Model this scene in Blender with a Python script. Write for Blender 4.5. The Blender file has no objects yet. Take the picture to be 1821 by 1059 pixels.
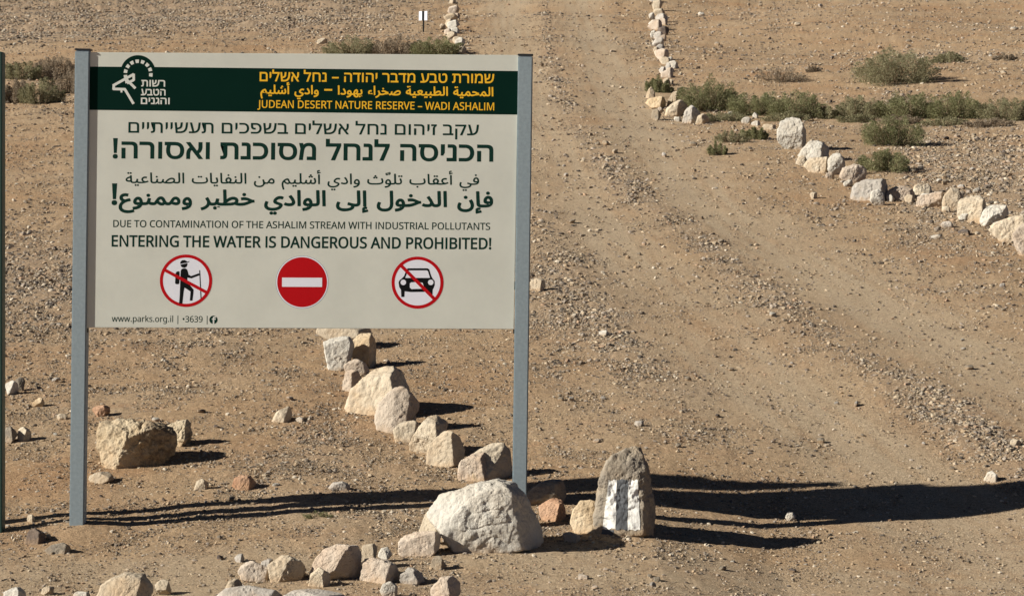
import bpy, bmesh, math
import numpy as np
from mathutils import Vector, Matrix
from mathutils.bvhtree import BVHTree

scene = bpy.context.scene
COL = scene.collection
R = math.radians

# ------------------------------------------------------------------ camera
PW, PH, FPX = 1821.0, 1059.0, 4164.0          # photograph size and focal length in its pixels
CAM = np.array([0.0, 0.0, 1.65])
PITCH, ROLL = R(2.30), R(0.55)
cam_data = bpy.data.cameras.new("camera")
cam_data.sensor_width = 36.0
cam_data.lens = 36.0 * FPX / PW
cam_data.clip_start = 0.1
cam_data.clip_end = 6000.0
cam = bpy.data.objects.new("camera", cam_data)
COL.objects.link(cam)
CAMROT = (Matrix.Rotation(R(90) - PITCH, 3, 'X') @ Matrix.Rotation(ROLL, 3, 'Z'))
cam.matrix_world = Matrix.Translation(Vector(CAM)) @ CAMROT.to_4x4()
scene.camera = cam
CR = np.array(CAMROT)

# ------------------------------------------------------------------ light
SUN_EL, SUN_AZ = R(26.5), R(14.0)              # shadows fall to the right and a little away
world = bpy.data.worlds.new("World")
scene.world = world
world.use_nodes = True
wn = world.node_tree.nodes
sky = wn.new("ShaderNodeTexSky")
sky.sky_type = 'NISHITA'
sky.sun_disc = False
sky.air_density = 0.18                        # clear dry desert air
sky.dust_density = 0.1
sky.sun_elevation = SUN_EL
sky.sun_rotation = math.atan2(-math.cos(SUN_AZ), -math.sin(SUN_AZ))
wn["Background"].inputs["Strength"].default_value = 0.05
world.node_tree.links.new(sky.outputs[0], wn["Background"].inputs["Color"])
sun_data = bpy.data.lights.new("sun", 'SUN')
sun_data.energy = 5.0
sun_data.angle = R(0.5)
sun_data.color = (1.0, 0.94, 0.85)
sun = bpy.data.objects.new("sun", sun_data)
COL.objects.link(sun)
sun.rotation_euler = Vector((math.cos(SUN_EL) * math.cos(SUN_AZ), math.cos(SUN_EL) * math.sin(SUN_AZ),
                             -math.sin(SUN_EL))).to_track_quat('-Z', 'Y').to_euler()
sun.location = (-20, -3, 15)
vs = scene.view_settings
vs.view_transform = 'Standard'
vs.look = 'None'
vs.gamma = 1.0
vs.exposure = 0.74
scene.cycles.max_bounces = 5
scene.cycles.diffuse_bounces = 3

# ------------------------------------------------------------------ noise in numpy
def _hash(ix, iy, iz, seed):
    h = (ix.astype(np.int64) * 374761393 + iy.astype(np.int64) * 668265263 + iz.astype(np.int64) * 2147483647
         + int(seed) * 974711) & 0xFFFFFFFF
    h = ((h ^ (h >> 13)) * 1274126177) & 0xFFFFFFFF
    h = ((h ^ (h >> 16)) * 2246822519) & 0xFFFFFFFF
    return (h ^ (h >> 15)) & 0xFFFF

def noise3(x, y, z, seed=0):
    """value noise in [-1, 1]"""
    x, y, z = np.broadcast_arrays(np.asarray(x, float), np.asarray(y, float), np.asarray(z, float))
    ix, iy, iz = np.floor(x), np.floor(y), np.floor(z)
    fx, fy, fz = x - ix, y - iy, z - iz
    u, v, w = (t * t * t * (t * (t * 6 - 15) + 10) for t in (fx, fy, fz))
    out = 0
    for dx in (0, 1):
        for dy in (0, 1):
            for dz in (0, 1):
                k = _hash(ix + dx, iy + dy, iz + dz, seed) / 32767.5 - 1.0
                out = out + k * (u if dx else 1 - u) * (v if dy else 1 - v) * (w if dz else 1 - w)
    return out

def noise2(x, y, seed=0):
    """gradient noise, about [-1, 1]"""
    x, y = np.asarray(x, float), np.asarray(y, float)
    ix, iy = np.floor(x), np.floor(y)
    fx, fy = x - ix, y - iy
    u, v = (t * t * t * (t * (t * 6 - 15) + 10) for t in (fx, fy))
    out = 0
    zero = np.zeros_like(ix)
    for dx in (0, 1):
        for dy in (0, 1):
            a = _hash(ix + dx, iy + dy, zero, seed) * (2 * math.pi / 65536.0)
            g = np.cos(a) * (fx - dx) + np.sin(a) * (fy - dy)
            out = out + g * (u if dx else 1 - u) * (v if dy else 1 - v)
    return out * 1.5

# ------------------------------------------------------------------ the lie of the land
_ys = np.linspace(-200, 3000, 32001)
_sl = 0.055 + (0.139 - 0.055) * np.clip((_ys - 10.4) / 2.6, 0, 1) ** 1.0
_sl = np.where(_ys > 130, 0.139 * np.exp(-(np.maximum(_ys, 130) - 130) / 60.0), _sl)
_sl = np.where(_ys < 2, 0.055 * np.clip(1 + (_ys - 2) / 30.0, 0, 1), _sl)
_zz = np.concatenate([[0], np.cumsum((_sl[1:] + _sl[:-1]) * 0.5 * (_ys[1] - _ys[0]))])
_zz -= np.interp(12.0, _ys, _zz)

def base_z(y):
    return np.interp(y, _ys, _zz)

def cross_fall(x):
    return 0.019 * np.clip(x, -25, 25)         # the slope tips a little to the left

def pix_dir(px, py):
    px, py = np.asarray(px, float), np.asarray(py, float)
    d = np.stack([(px - PW / 2) / FPX, (PH / 2 - py) / FPX, -np.ones_like(px)], -1)
    d = d @ CR.T
    return d / d[..., 1:2]                     # one metre further along y per unit

def on_plane(px, py, Y):
    d = pix_dir(px, py)
    return CAM + d * (np.asarray(Y, float) - CAM[1])[..., None] if np.ndim(Y) else CAM + d * (Y - CAM[1])

def on_ground(px, py, zf=None):
    """point of the land seen at a photograph pixel"""
    d = pix_dir(px, py)
    lo = np.full(d.shape[:-1], 4.0)
    hi = np.full(d.shape[:-1], 200.0)
    for _ in range(50):
        mid = (lo + hi) / 2
        p = CAM + d * mid[..., None]
        zg = base_z(p[..., 1]) + cross_fall(p[..., 0]) if zf is None else zf(p[..., 0], p[..., 1])
        below = p[..., 2] < zg
        hi = np.where(below, mid, hi)
        lo = np.where(below, lo, mid)
    return CAM + d * ((lo + hi) / 2)[..., None]

def track_line(pts, n=160):
    a = np.array(pts, float)
    t = np.concatenate([[0], np.cumsum(np.hypot(*np.diff(a, axis=0).T))])
    s = np.linspace(0, t[-1], n)
    px = np.interp(s, t, a[:, 0]); py = np.interp(s, t, a[:, 1])
    k = np.ones(9) / 9
    px = np.convolve(np.pad(px, 4, 'edge'), k, 'valid'); py = np.convolve(np.pad(py, 4, 'edge'), k, 'valid')
    g = on_ground(px, py)
    return g[:, :2]

RIDGE = track_line([(962, -60), (965, 0), (975, 100), (1000, 180), (1050, 270), (1110, 340), (1220, 410), (1330, 490), (1420, 560), (1540, 650), (1680, 730), (1830, 815), (2000, 900)])
RUT_L = track_line([(900, -60), (905, 0), (915, 80), (950, 180), (1000, 260), (1020, 340), (1060, 400), (1130, 480), (1220, 560), (1320, 650), (1440, 730), (1590, 820), (1700, 900), (1830, 1000), (1950, 1090)])
RUT_R = track_line([(1025, -60), (1030, 0), (1060, 80), (1090, 160), (1140, 230), (1195, 300), (1240, 360), (1350, 420), (1450, 470), (1560, 540), (1700, 620), (1830, 700), (2000, 790)])
BERM = track_line([(960, 380), (985, 440), (1010, 500), (1050, 555), (1105, 620), (1170, 690), (1260, 770), (1340, 830)])

def dist_to(line, x, y):
    """distance to a polyline, by nearest sample with a segment refinement"""
    x = np.asarray(x, float).ravel(); y = np.asarray(y, float).ravel()
    out = np.full(x.shape, 1e9)
    for (ax, ay), (bx, by) in zip(line[:-1], line[1:]):
        vx, vy = bx - ax, by - ay
        L = vx * vx + vy * vy
        if L < 1e-12:
            continue
        t = np.clip(((x - ax) * vx + (y - ay) * vy) / L, 0, 1)
        np.minimum(out, (x - ax - t * vx) ** 2 + (y - ay - t * vy) ** 2, out=out)
    return np.sqrt(out)

# lookup grid in (x / depth, 1 / depth) so that distances need computing once
_gu = np.linspace(-0.30, 0.30, 361); _gw = np.linspace(1 / 90.0, 1 / 8.0, 361)
_GU, _GW = np.meshgrid(_gu, _gw, indexing='ij')
_GY = 1 / _GW; _GX = _GU * _GY
_GR = {}
for _n, _l in (("ridge", RIDGE[::2]), ("rl", RUT_L[::2]), ("rr", RUT_R[::2]), ("berm", BERM[::3])):
    _GR[_n] = dist_to(_l, _GX, _GY).reshape(_GX.shape)

def field(name, x, y):
    u = np.clip((x / np.maximum(y, 8.0) + 0.30) / 0.60 * 360, 0, 359.999)
    w = np.clip((1 / np.maximum(y, 8.0) - _gw[0]) / (_gw[-1] - _gw[0]) * 360, 0, 359.999)
    i, j = u.astype(int), w.astype(int)
    fu, fw = u - i, w - j
    g = _GR[name]
    return (g[i, j] * (1 - fu) * (1 - fw) + g[i + 1, j] * fu * (1 - fw) + g[i, j + 1] * (1 - fu) * fw + g[i + 1, j + 1] * fu * fw)

def bump(d, w):
    return np.exp(-(d / w) ** 2)

def zones(x, y):
    """dust (smooth wheel ruts) and gravel (stony strips), 0..1"""
    near = np.clip((y - 9) / 8, 0.25, 1)
    wob = 0.18 * noise2(x * 0.9, y * 0.35, 11)
    dust = np.maximum(bump(field("rl", x, y) + wob, 0.62), bump(field("rr", x, y) + wob, 0.62))
    grav = np.maximum(0.75 * bump(field("ridge", x, y) + wob, 0.17), 0.65 * bump(field("berm", x, y) + wob, 0.2))
    patch = noise2(x * 0.45, y * 0.22, 21) + 0.5 * noise2(x * 1.2, y * 0.7, 22)
    grav = np.clip(grav * (0.75 + 0.7 * patch) + np.clip(patch - 0.35, 0, 1) * 0.7 * (1 - dust), 0, 1)
    # stony ground left of the sign and on the slope at the right
    left = np.clip((-1.75 - x) / 0.3, 0, 1) * np.exp(-((y - 19.5) / 2.4) ** 2)
    right = np.clip((x / np.maximum(y, 1) - 0.155) / 0.02, 0, 1) * np.exp(-((y - 26.0) / 4.5) ** 2)
    mid = np.exp(-((x / np.maximum(y, 1) - 0.022) / 0.016) ** 2) * np.exp(-((y - 19.0) / 2.4) ** 2)
    hill = np.clip((y - 47 - 4 * noise2(x / 5, y / 9, 41)) / 5, 0, 1) * np.clip((-1.5 - x) / 3, 0, 1)
    grav = np.maximum(grav, hill)
    grav = np.clip(np.maximum(grav, np.maximum(np.maximum(left, right * 0.8), mid)), 0, 1)
    front = np.clip((11.75 - y + 0.25 * noise2(x / 0.8, y / 0.5, 61)) / 0.4, 0, 1)
    dust = np.maximum(dust, 0.75 * front)
    streak = noise2(field("rl", x, y) * 9 + 4, y * 0.25, 51) + noise2(field("rr", x, y) * 9, y * 0.25, 52)
    return np.clip(dust * (1 - 0.6 * grav) * (0.85 + 0.45 * streak), 0, 1), grav

def land_z(x, y):
    """smooth shape of the ground (what objects stand on)"""
    x = np.asarray(x, float); y = np.asarray(y, float)
    z = base_z(y) + cross_fall(x)
    far = np.clip(y / 14.0, 0.6, 6)
    z = z + 0.055 * far * noise2(x / 6.5, y / 7.0, 1) * np.clip((y - 13) / 10, 0, 1)
    z = z + 0.020 * noise2(x / 1.7 + 3.3, y / 2.1, 2) + 0.010 * noise2(x / 0.6, y / 0.7, 3)
    ok = (y > 8) & (y < 90)
    yy = np.where(ok, y, 20.0)
    k = np.where(ok, 1.0, 0.0)
    z = z - 0.018 * k * np.maximum(bump(field("rl", x, yy), 0.5), bump(field("rr", x, yy), 0.5))
    z = z + 0.013 * k * bump(field("ridge", x, yy), 0.40) + 0.009 * k * bump(field("berm", x, yy), 0.30)
    # the track is cut a little below the shoulder the sign stands on
    z = z - 0.10 * k * np.clip((x - 0.72) / 0.6, 0, 1) * np.clip((15.5 - yy) / 3.0, 0, 1)
    for (mx, my, mr, mh) in MOUNDS:
        z = z + mh * np.exp(-((x - mx) ** 2 + (y - my) ** 2) / mr ** 2)
    return z

_p = on_ground([140, 1110, 470], [935, 945, 760])
MOUNDS = [(_p[0][0], 12.0, 0.20, 0.03), (_p[1][0], _p[1][1], 0.22, 0.025), (_p[2][0], _p[2][1] + 0.6, 0.9, 0.05)]

def ground_at(px, py):
    return on_ground(px, py, land_z)

# ------------------------------------------------------------------ materials
def new_mat(name):
    m = bpy.data.materials.new(name)
    m.use_nodes = True
    nt = m.node_tree
    return m, nt, nt.nodes["Principled BSDF"]

def N(nt, kind, **kw):
    n = nt.nodes.new(kind)
    for k, v in kw.items():
        if k.startswith("i_"):
            key = k[2:]
            key = int(key) if key.isdigit() else key.replace("_", " ")
            n.inputs[key].default_value = v
        else:
            setattr(n, k, v)
    return n

def noise_node(nt, vec, scale, detail=4, rough=0.55, out="Fac"):
    n = N(nt, "ShaderNodeTexNoise", i_Scale=scale, i_Detail=detail, i_Roughness=rough)
    nt.links.new(vec, n.inputs["Vector"])
    return n.outputs[out]

def ramp(nt, fac, stops):
    r = nt.nodes.new("ShaderNodeValToRGB")
    while len(r.color_ramp.elements) < len(stops):
        r.color_ramp.elements.new(0.5)
    for e, (p, c) in zip(r.color_ramp.elements, stops):
        e.position = p
        e.color = (*c, 1) if len(c) == 3 else c
    nt.links.new(fac, r.inputs["Fac"])
    return r.outputs["Color"]

def mix(nt, fac, a, b, mode='MIX'):
    n = nt.nodes.new("ShaderNodeMix")
    n.data_type = 'RGBA'
    n.blend_type = mode
    for sock, v in ((n.inputs[0], fac), (n.inputs[6], a), (n.inputs[7], b)):
        if hasattr(v, "links"):
            nt.links.new(v, sock)
        elif isinstance(v, (int, float)):
            sock.default_value = v
        else:
            sock.default_value = (*v, 1)
    return n.outputs[2]

def math_node(nt, op, a, b=0.0, clamp=False):
    n = nt.nodes.new("ShaderNodeMath")
    n.operation = op
    n.use_clamp = clamp
    for sock, v in ((n.inputs[0], a), (n.inputs[1], b)):
        if hasattr(v, "links"):
            nt.links.new(v, sock)
        else:
            sock.default_value = v
    return n.outputs[0]

def attr(nt, name, out="Fac"):
    return N(nt, "ShaderNodeAttribute", attribute_name=name).outputs[out]

def ground_material():
    m, nt, b = new_mat("desert_ground")
    P = N(nt, "ShaderNodeNewGeometry").outputs["Position"]
    big = noise_node(nt, P, 0.55, 5, 0.6)
    med = noise_node(nt, P, 3.2, 6, 0.7)
    fine = noise_node(nt, P, 34, 6, 0.8)
    grit = noise_node(nt, P, 120, 4, 0.8)
    col = ramp(nt, big, [(0.32, (0.390, 0.250, 0.137)), (0.48, (0.412, 0.288, 0.169)), (0.66, (0.435, 0.322, 0.202))])
    red = ramp(nt, med, [(0.50, (0, 0, 0)), (0.68, (1, 1, 1))])
    col = mix(nt, math_node(nt, 'MULTIPLY', red, 0.5), col, (0.375, 0.212, 0.108))
    pale = ramp(nt, noise_node(nt, P, 1.6, 7, 0.7), [(0.53, (0, 0, 0)), (0.68, (1, 1, 1))])
    col = mix(nt, math_node(nt, 'MULTIPLY', pale, 0.4), col, (0.43, 0.34, 0.228))
    col = mix(nt, math_node(nt, 'MULTIPLY', attr(nt, "dust"), 0.8), col, (0.455, 0.362, 0.245))
    col = mix(nt, math_node(nt, 'MULTIPLY', attr(nt, "gravel"), 0.65), col, (0.355, 0.270, 0.185))
    # grains: pale chips and dark flints too small to model
    sp = ramp(nt, fine, [(0.32, (0.50, 0.45, 0.41)), (0.45, (0.95, 0.95, 0.95)), (0.57, (1.03, 1.03, 1.03)), (0.70, (1.40, 1.42, 1.46))])
    col = mix(nt, 0.9, col, sp, 'MULTIPLY')
    sp2 = ramp(nt, grit, [(0.34, (0.45, 0.42, 0.40)), (0.46, (0.95, 0.95, 0.95)), (0.56, (1.03, 1.03, 1.03)), (0.68, (1.45, 1.46, 1.5))])
    col = mix(nt, 0.9, col, sp2, 'MULTIPLY')
    # single grains: every cell its own shade
    for sc_, amt in ((75, 0.25), (190, 0.3)):
        vo = N(nt, "ShaderNodeTexVoronoi", feature='F1', i_Scale=sc_)
        nt.links.new(P, vo.inputs["Vector"])
        sx = N(nt, "ShaderNodeSeparateColor"); nt.links.new(vo.outputs["Color"], sx.inputs[0])
        cell = ramp(nt, sx.outputs[0], [(0.06, (0.42, 0.39, 0.37)), (0.20, (0.92, 0.91, 0.90)), (0.78, (1.02, 1.02, 1.02)), (0.97, (1.5, 1.53, 1.6))])
        col = mix(nt, math_node(nt, 'MULTIPLY', math_node(nt, 'SUBTRACT', 1.15, math_node(nt, 'MULTIPLY', attr(nt, "dust"), 0.5)), amt), col, cell, 'MULTIPLY')
    nt.links.new(col, b.inputs["Base Color"])
    b.inputs["Roughness"].default_value = 0.95
    b.inputs["Specular IOR Level"].default_value = 0.15
    h = math_node(nt, 'ADD', math_node(nt, 'MULTIPLY', fine, 1.0), math_node(nt, 'MULTIPLY', grit, 0.6))
    bn = N(nt, "ShaderNodeBump", i_Strength=0.8, i_Distance=0.02)
    nt.links.new(h, bn.inputs["Height"])
    nt.links.new(bn.outputs[0], b.inputs["Normal"])
    return m

def rock_material(name, light, mid, stain, dark, stain_amt=0.5, dark_amt=0.35, scale=1.0, crust=None):
    m, nt, b = new_mat(name)
    tc = N(nt, "ShaderNodeTexCoord").outputs["Object"]
    oi = N(nt, "ShaderNodeObjectInfo").outputs["Random"]
    off = N(nt, "ShaderNodeVectorMath", operation='ADD')
    sc = N(nt, "ShaderNodeVectorMath", operation='SCALE')
    comb = N(nt, "ShaderNodeCombineXYZ")
    for k in range(3):
        nt.links.new(math_node(nt, 'MULTIPLY', oi, 37.0 + 11 * k), comb.inputs[k])
    nt.links.new(tc, off.inputs[0]); nt.links.new(comb.outputs[0], off.inputs[1])
    V = off.outputs[0]
    a = noise_node(nt, V, 7 * scale, 6, 0.6)
    col = mix(nt, ramp(nt, a, [(0.36, (0, 0, 0)), (0.62, (1, 1, 1))]), mid, light)
    s = ramp(nt, noise_node(nt, V, 4.5 * scale, 5, 0.62), [(0.46, (0, 0, 0)), (0.68, (1, 1, 1))])
    col = mix(nt, math_node(nt, 'MULTIPLY', s, stain_amt), col, stain)
    d = ramp(nt, noise_node(nt, V, 16 * scale, 7, 0.72), [(0.54, (0, 0, 0)), (0.70, (1, 1, 1))])
    col = mix(nt, math_node(nt, 'MULTIPLY', d, dark_amt), col, dark)
    ob = ramp(nt, oi, [(0.0, (0.87, 0.865, 0.86)), (1.0, (1.10, 1.10, 1.10))])
    col = mix(nt, 1.0, col, ob, 'MULTIPLY')
    # hairline cracks
    vo = N(nt, "ShaderNodeTexVoronoi", feature='DISTANCE_TO_EDGE', i_Scale=9 * scale)
    wob = N(nt, "ShaderNodeVectorMath", operation='ADD')
    wsc = N(nt, "ShaderNodeVectorMath", operation='SCALE'); wsc.inputs["Scale"].default_value = 0.16 / scale
    nt.links.new(noise_node(nt, V, 14 * scale, 3, 0.6, "Color"), wsc.inputs[0])
    nt.links.new(V, wob.inputs[0]); nt.links.new(wsc.outputs[0], wob.inputs[1])
    nt.links.new(wob.outputs[0], vo.inputs["Vector"])
    ck = ramp(nt, vo.outputs["Distance"], [(0.0, (1, 1, 1)), (0.035, (0, 0, 0))])
    gate = ramp(nt, noise_node(nt, V, 5 * scale, 2), [(0.5, (0, 0, 0)), (0.6, (1, 1, 1))])
    ck = math_node(nt, 'MULTIPLY', ck, gate)
    col = mix(nt, math_node(nt, 'MULTIPLY', ck, 0.22), col, dark)
    # soil splashed on the foot of the stone, with a ragged edge
    sz = N(nt, "ShaderNodeSeparateXYZ"); nt.links.new(tc, sz.inputs[0])
    foot = math_node(nt, 'SUBTRACT', noise_node(nt, V, 11 * scale, 5, 0.65), math_node(nt, 'MULTIPLY', sz.outputs[2], 5.0))
    soil = ramp(nt, foot, [(0.36, (0, 0, 0)), (0.62, (1, 1, 1))])
    col = mix(nt, math_node(nt, 'MULTIPLY', soil, 0.5), col, (0.45, 0.30, 0.165))
    if crust:                                   # a dark pitted rind on one side of the stone
        sx = N(nt, "ShaderNodeSeparateXYZ"); nt.links.new(tc, sx.inputs[0])
        cx = math_node(nt, 'ADD', math_node(nt, 'MULTIPLY', sx.outputs[0], 3.2), noise_node(nt, V, 9, 5, 0.65))
        cr_ = ramp(nt, cx, [(0.60, (0, 0, 0)), (0.74, (1, 1, 1))])
        pit = ramp(nt, noise_node(nt, V, 22, 6, 0.75), [(0.40, (1, 1, 1)), (0.58, (0.25, 0.25, 0.25))])
        col = mix(nt, math_node(nt, 'MULTIPLY', math_node(nt, 'MULTIPLY', cr_, pit), 0.85), col, crust)
    nt.links.new(col, b.inputs["Base Color"])
    b.inputs["Roughness"].default_value = 0.9
    b.inputs["Specular IOR Level"].default_value = 0.2
    f1 = noise_node(nt, V, 30 * scale, 7, 0.72)
    h = math_node(nt, 'SUBTRACT', math_node(nt, 'MULTIPLY', f1, 1.0), math_node(nt, 'MULTIPLY', ck, 0.25))
    bn = N(nt, "ShaderNodeBump", i_Strength=0.75, i_Distance=0.02)
    nt.links.new(h, bn.inputs["Height"])
    nt.links.new(bn.outputs[0], b.inputs["Normal"])
    return m

def plain_mat(name, col, rough=0.6, metal=0.0, spec=0.4, mott=0.08, scale=25.0, bumpd=0.0):
    m, nt, b = new_mat(name)
    tc = N(nt, "ShaderNodeTexCoord").outputs["Object"]
    n1 = noise_node(nt, tc, scale, 5, 0.65)
    c = ramp(nt, n1, [(0.3, tuple(v * (1 - mott) for v in col)), (0.7, tuple(min(1, v * (1 + mott)) for v in col))])
    nt.links.new(c, b.inputs["Base Color"])
    b.inputs["Roughness"].default_value = rough
    b.inputs["Metallic"].default_value = metal
    b.inputs["Specular IOR Level"].default_value = spec
    if bumpd:
        bn = N(nt, "ShaderNodeBump", i_Strength=0.5, i_Distance=bumpd)
        nt.links.new(n1, bn.inputs["Height"]); nt.links.new(bn.outputs[0], b.inputs["Normal"])
    return m

def paint_material(name, col, bare):
    m, nt, b = new_mat(name)
    P = N(nt, "ShaderNodeNewGeometry").outputs["Position"]
    n1 = noise_node(nt, P, 45, 6, 0.7)
    c = ramp(nt, n1, [(0.3, tuple(v * 0.86 for v in col)), (0.7, tuple(min(1, v * 1.06) for v in col))])
    worn = ramp(nt, noise_node(nt, P, 60, 7, 0.8), [(0.62, (0, 0, 0)), (0.70, (1, 1, 1))])
    nt.links.new(mix(nt, math_node(nt, 'MULTIPLY', worn, 0.7), c, bare), b.inputs["Base Color"])
    b.inputs["Roughness"].default_value = 0.8
    b.inputs["Specular IOR Level"].default_value = 0.2
    bn = N(nt, "ShaderNodeBump", i_Strength=0.6, i_Distance=0.006)
    nt.links.new(n1, bn.inputs["Height"]); nt.links.new(bn.outputs[0], b.inputs["Normal"])
    return m

def stone_attr_material(name):
    m, nt, b = new_mat(name)
    P = N(nt, "ShaderNodeNewGeometry").outputs["Position"]
    c = attr(nt, "tint", "Color")
    n = ramp(nt, noise_node(nt, P, 60, 4, 0.65), [(0.3, (0.75, 0.74, 0.72)), (0.7, (1.15, 1.15, 1.15))])
    nt.links.new(mix(nt, 0.8, c, n, 'MULTIPLY'), b.inputs["Base Color"])
    b.inputs["Roughness"].default_value = 0.9
    b.inputs["Specular IOR Level"].default_value = 0.2
    return m

def leaf_material(name, c1, c2):
    m, nt, b = new_mat(name)
    t = attr(nt, "tone")
    nt.links.new(ramp(nt, t, [(0.0, c1), (1.0, c2)]), b.inputs["Base Color"])
    b.inputs["Roughness"].default_value = 0.75
    b.inputs["Specular IOR Level"].default_value = 0.2
    tr = N(nt, "ShaderNodeBsdfTranslucent")
    nt.links.new(ramp(nt, t, [(0.0, c1), (1.0, c2)]), tr.inputs["Color"])
    mx = N(nt, "ShaderNodeMixShader", i_0=0.35)
    nt.links.new(b.outputs[0], mx.inputs[1]); nt.links.new(tr.outputs[0], mx.inputs[2])
    nt.links.new(mx.outputs[0], nt.nodes["Material Output"].inputs["Surface"])
    return m

M = {
    "ground": ground_material(),
    "white": rock_material("white_limestone", (0.53, 0.505, 0.44), (0.455, 0.425, 0.36), (0.44, 0.36, 0.26), (0.22, 0.21, 0.20), 0.35, 0.35),
    "cream": rock_material("cream_limestone", (0.50, 0.435, 0.33), (0.425, 0.35, 0.25), (0.40, 0.275, 0.155), (0.23, 0.195, 0.165), 0.45, 0.32),
    "pink": rock_material("pinkish_limestone", (0.505, 0.435, 0.35), (0.43, 0.355, 0.275), (0.41, 0.28, 0.18), (0.22, 0.19, 0.17), 0.45, 0.32),
    "tan": rock_material("tan_chert", (0.54, 0.44, 0.30), (0.43, 0.325, 0.20), (0.38, 0.24, 0.125), (0.12, 0.09, 0.065), 0.5, 0.6),
    "crusted": rock_material("crusted_tan_chert", (0.52, 0.44, 0.31), (0.46, 0.365, 0.235), (0.40, 0.255, 0.13), (0.18, 0.14, 0.095), 0.5, 0.4, 1.0, (0.10, 0.075, 0.05)),
    "grey": rock_material("grey_limestone", (0.46, 0.43, 0.38), (0.37, 0.34, 0.295), (0.40, 0.30, 0.20), (0.16, 0.15, 0.14), 0.35, 0.4),
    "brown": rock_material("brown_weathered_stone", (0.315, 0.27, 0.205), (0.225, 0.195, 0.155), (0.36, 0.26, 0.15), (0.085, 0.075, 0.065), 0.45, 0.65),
    "red": rock_material("red_brown_stone", (0.44, 0.275, 0.175), (0.36, 0.20, 0.115), (0.40, 0.29, 0.20), (0.16, 0.09, 0.06), 0.4, 0.3),
    "dark": rock_material("dark_flint", (0.16, 0.135, 0.115), (0.10, 0.085, 0.075), (0.20, 0.13, 0.08), (0.04, 0.035, 0.03), 0.4, 0.4),
    "gravel": stone_attr_material("mixed_gravel"),
    "metal": plain_mat("galvanised_steel", (0.265, 0.325, 0.35), 0.6, 0.1, 0.3, 0.12, 60),
    "cap": plain_mat("dark_plastic_cap", (0.03, 0.032, 0.035), 0.5),
    "board": plain_mat("cream_sign_sheet", (0.61, 0.625, 0.55), 0.55, 0, 0.12, 0.06, 3.5),
    "backing": plain_mat("grey_sheet_back", (0.42, 0.43, 0.43), 0.5, 0.2),
    "green": plain_mat("dark_green_vinyl", (0.003, 0.020, 0.014), 0.7, 0, 0.02, 0.05, 6),
    "ink": plain_mat("dark_green_ink", (0.008, 0.034, 0.025), 0.7, 0, 0.03, 0.05, 6),
    "yellow": plain_mat("yellow_ink", (0.88, 0.50, 0.03), 0.6, 0, 0.1, 0.03, 6),
    "creamink": plain_mat("cream_ink", (0.66, 0.68, 0.62), 0.6, 0, 0.1, 0.03, 6),
    "redv": plain_mat("red_vinyl", (0.46, 0.004, 0.008), 0.6, 0, 0.1, 0.04, 6),
    "whitev": plain_mat("white_vinyl", (0.76, 0.78, 0.84), 0.6, 0, 0.1, 0.02, 6),
    "black": plain_mat("black_vinyl", (0.006, 0.007, 0.007), 0.6, 0, 0.08, 0.05, 6),
    "paintw": paint_material("white_trail_paint", (0.72, 0.71, 0.66), (0.50, 0.44, 0.36)),
    "paintd": paint_material("dark_grey_trail_paint", (0.095, 0.10, 0.105), (0.22, 0.19, 0.155)),
    "greenpost": plain_mat("dark_green_post_paint", (0.02, 0.055, 0.042), 0.5, 0, 0.4, 0.08, 20),
    "leaf_green": leaf_material("grey_green_leaves", (0.12, 0.13, 0.055), (0.33, 0.32, 0.17)),
    "leaf_olive": leaf_material("olive_leaves", (0.17, 0.165, 0.085), (0.37, 0.345, 0.21)),
    "leaf_dry": leaf_material("dry_grey_leaves", (0.20, 0.16, 0.11), (0.40, 0.33, 0.24)),
    "twig": plain_mat("dry_twig_bark", (0.16, 0.115, 0.07), 0.9, 0, 0.2, 0.3, 30),
}

# ------------------------------------------------------------------ object helpers
def tag(o, label=None, cat=None, group=None, kind=None):
    for k, v in (("label", label), ("category", cat), ("group", group), ("kind", kind)):
        if v:
            o[k] = v
    return o

def mesh_obj(name, verts, faces, mat, loc=(0, 0, 0), parent=None, smooth=False):
    me = bpy.data.meshes.new(name)
    verts = np.asarray(verts, float)
    if isinstance(faces, np.ndarray):
        k = faces.shape[1]
        me.vertices.add(len(verts)); me.vertices.foreach_set("co", verts.ravel())
        me.loops.add(faces.size); me.loops.foreach_set("vertex_index", faces.ravel().astype(np.int32))
        me.polygons.add(len(faces)); me.polygons.foreach_set("loop_start", np.arange(0, faces.size, k, dtype=np.int32))
        me.update(calc_edges=True)
    else:
        me.from_pydata([tuple(v) for v in verts], [], faces)
    me.validate()
    me.polygons.foreach_set("use_smooth", [smooth] * len(me.polygons))
    for mt in (mat if isinstance(mat, (list, tuple)) else [mat]):
        me.materials.append(mt)
    o = bpy.data.objects.new(name, me)
    COL.objects.link(o)
    o.location = loc
    o.parent = parent
    return o

def empty(name, loc):
    o = bpy.data.objects.new(name, None)
    o.empty_display_size = 0.1
    COL.objects.link(o)
    o.location = loc
    return o

def float_attr(me, name, data):
    a = me.attributes.new(name, 'FLOAT', 'POINT')
    a.data.foreach_set("value", np.asarray(data, np.float32))

def col_attr(me, name, rgb):
    a = me.attributes.new(name, 'FLOAT_COLOR', 'POINT')
    d = np.ones((len(rgb), 4), np.float32); d[:, :3] = rgb
    a.data.foreach_set("color", d.ravel())

def box_mesh(x0, x1, y0, y1, z0, z1, bev=0.004):
    bm = bmesh.new()
    bmesh.ops.create_cube(bm, size=1.0)
    for v in bm.verts:
        v.co = Vector((x0 + (v.co.x + .5) * (x1 - x0), y0 + (v.co.y + .5) * (y1 - y0), z0 + (v.co.z + .5) * (z1 - z0)))
    if bev:
        bmesh.ops.bevel(bm, geom=bm.edges[:], offset=bev, segments=2, affect='EDGES')
    return bm

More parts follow.
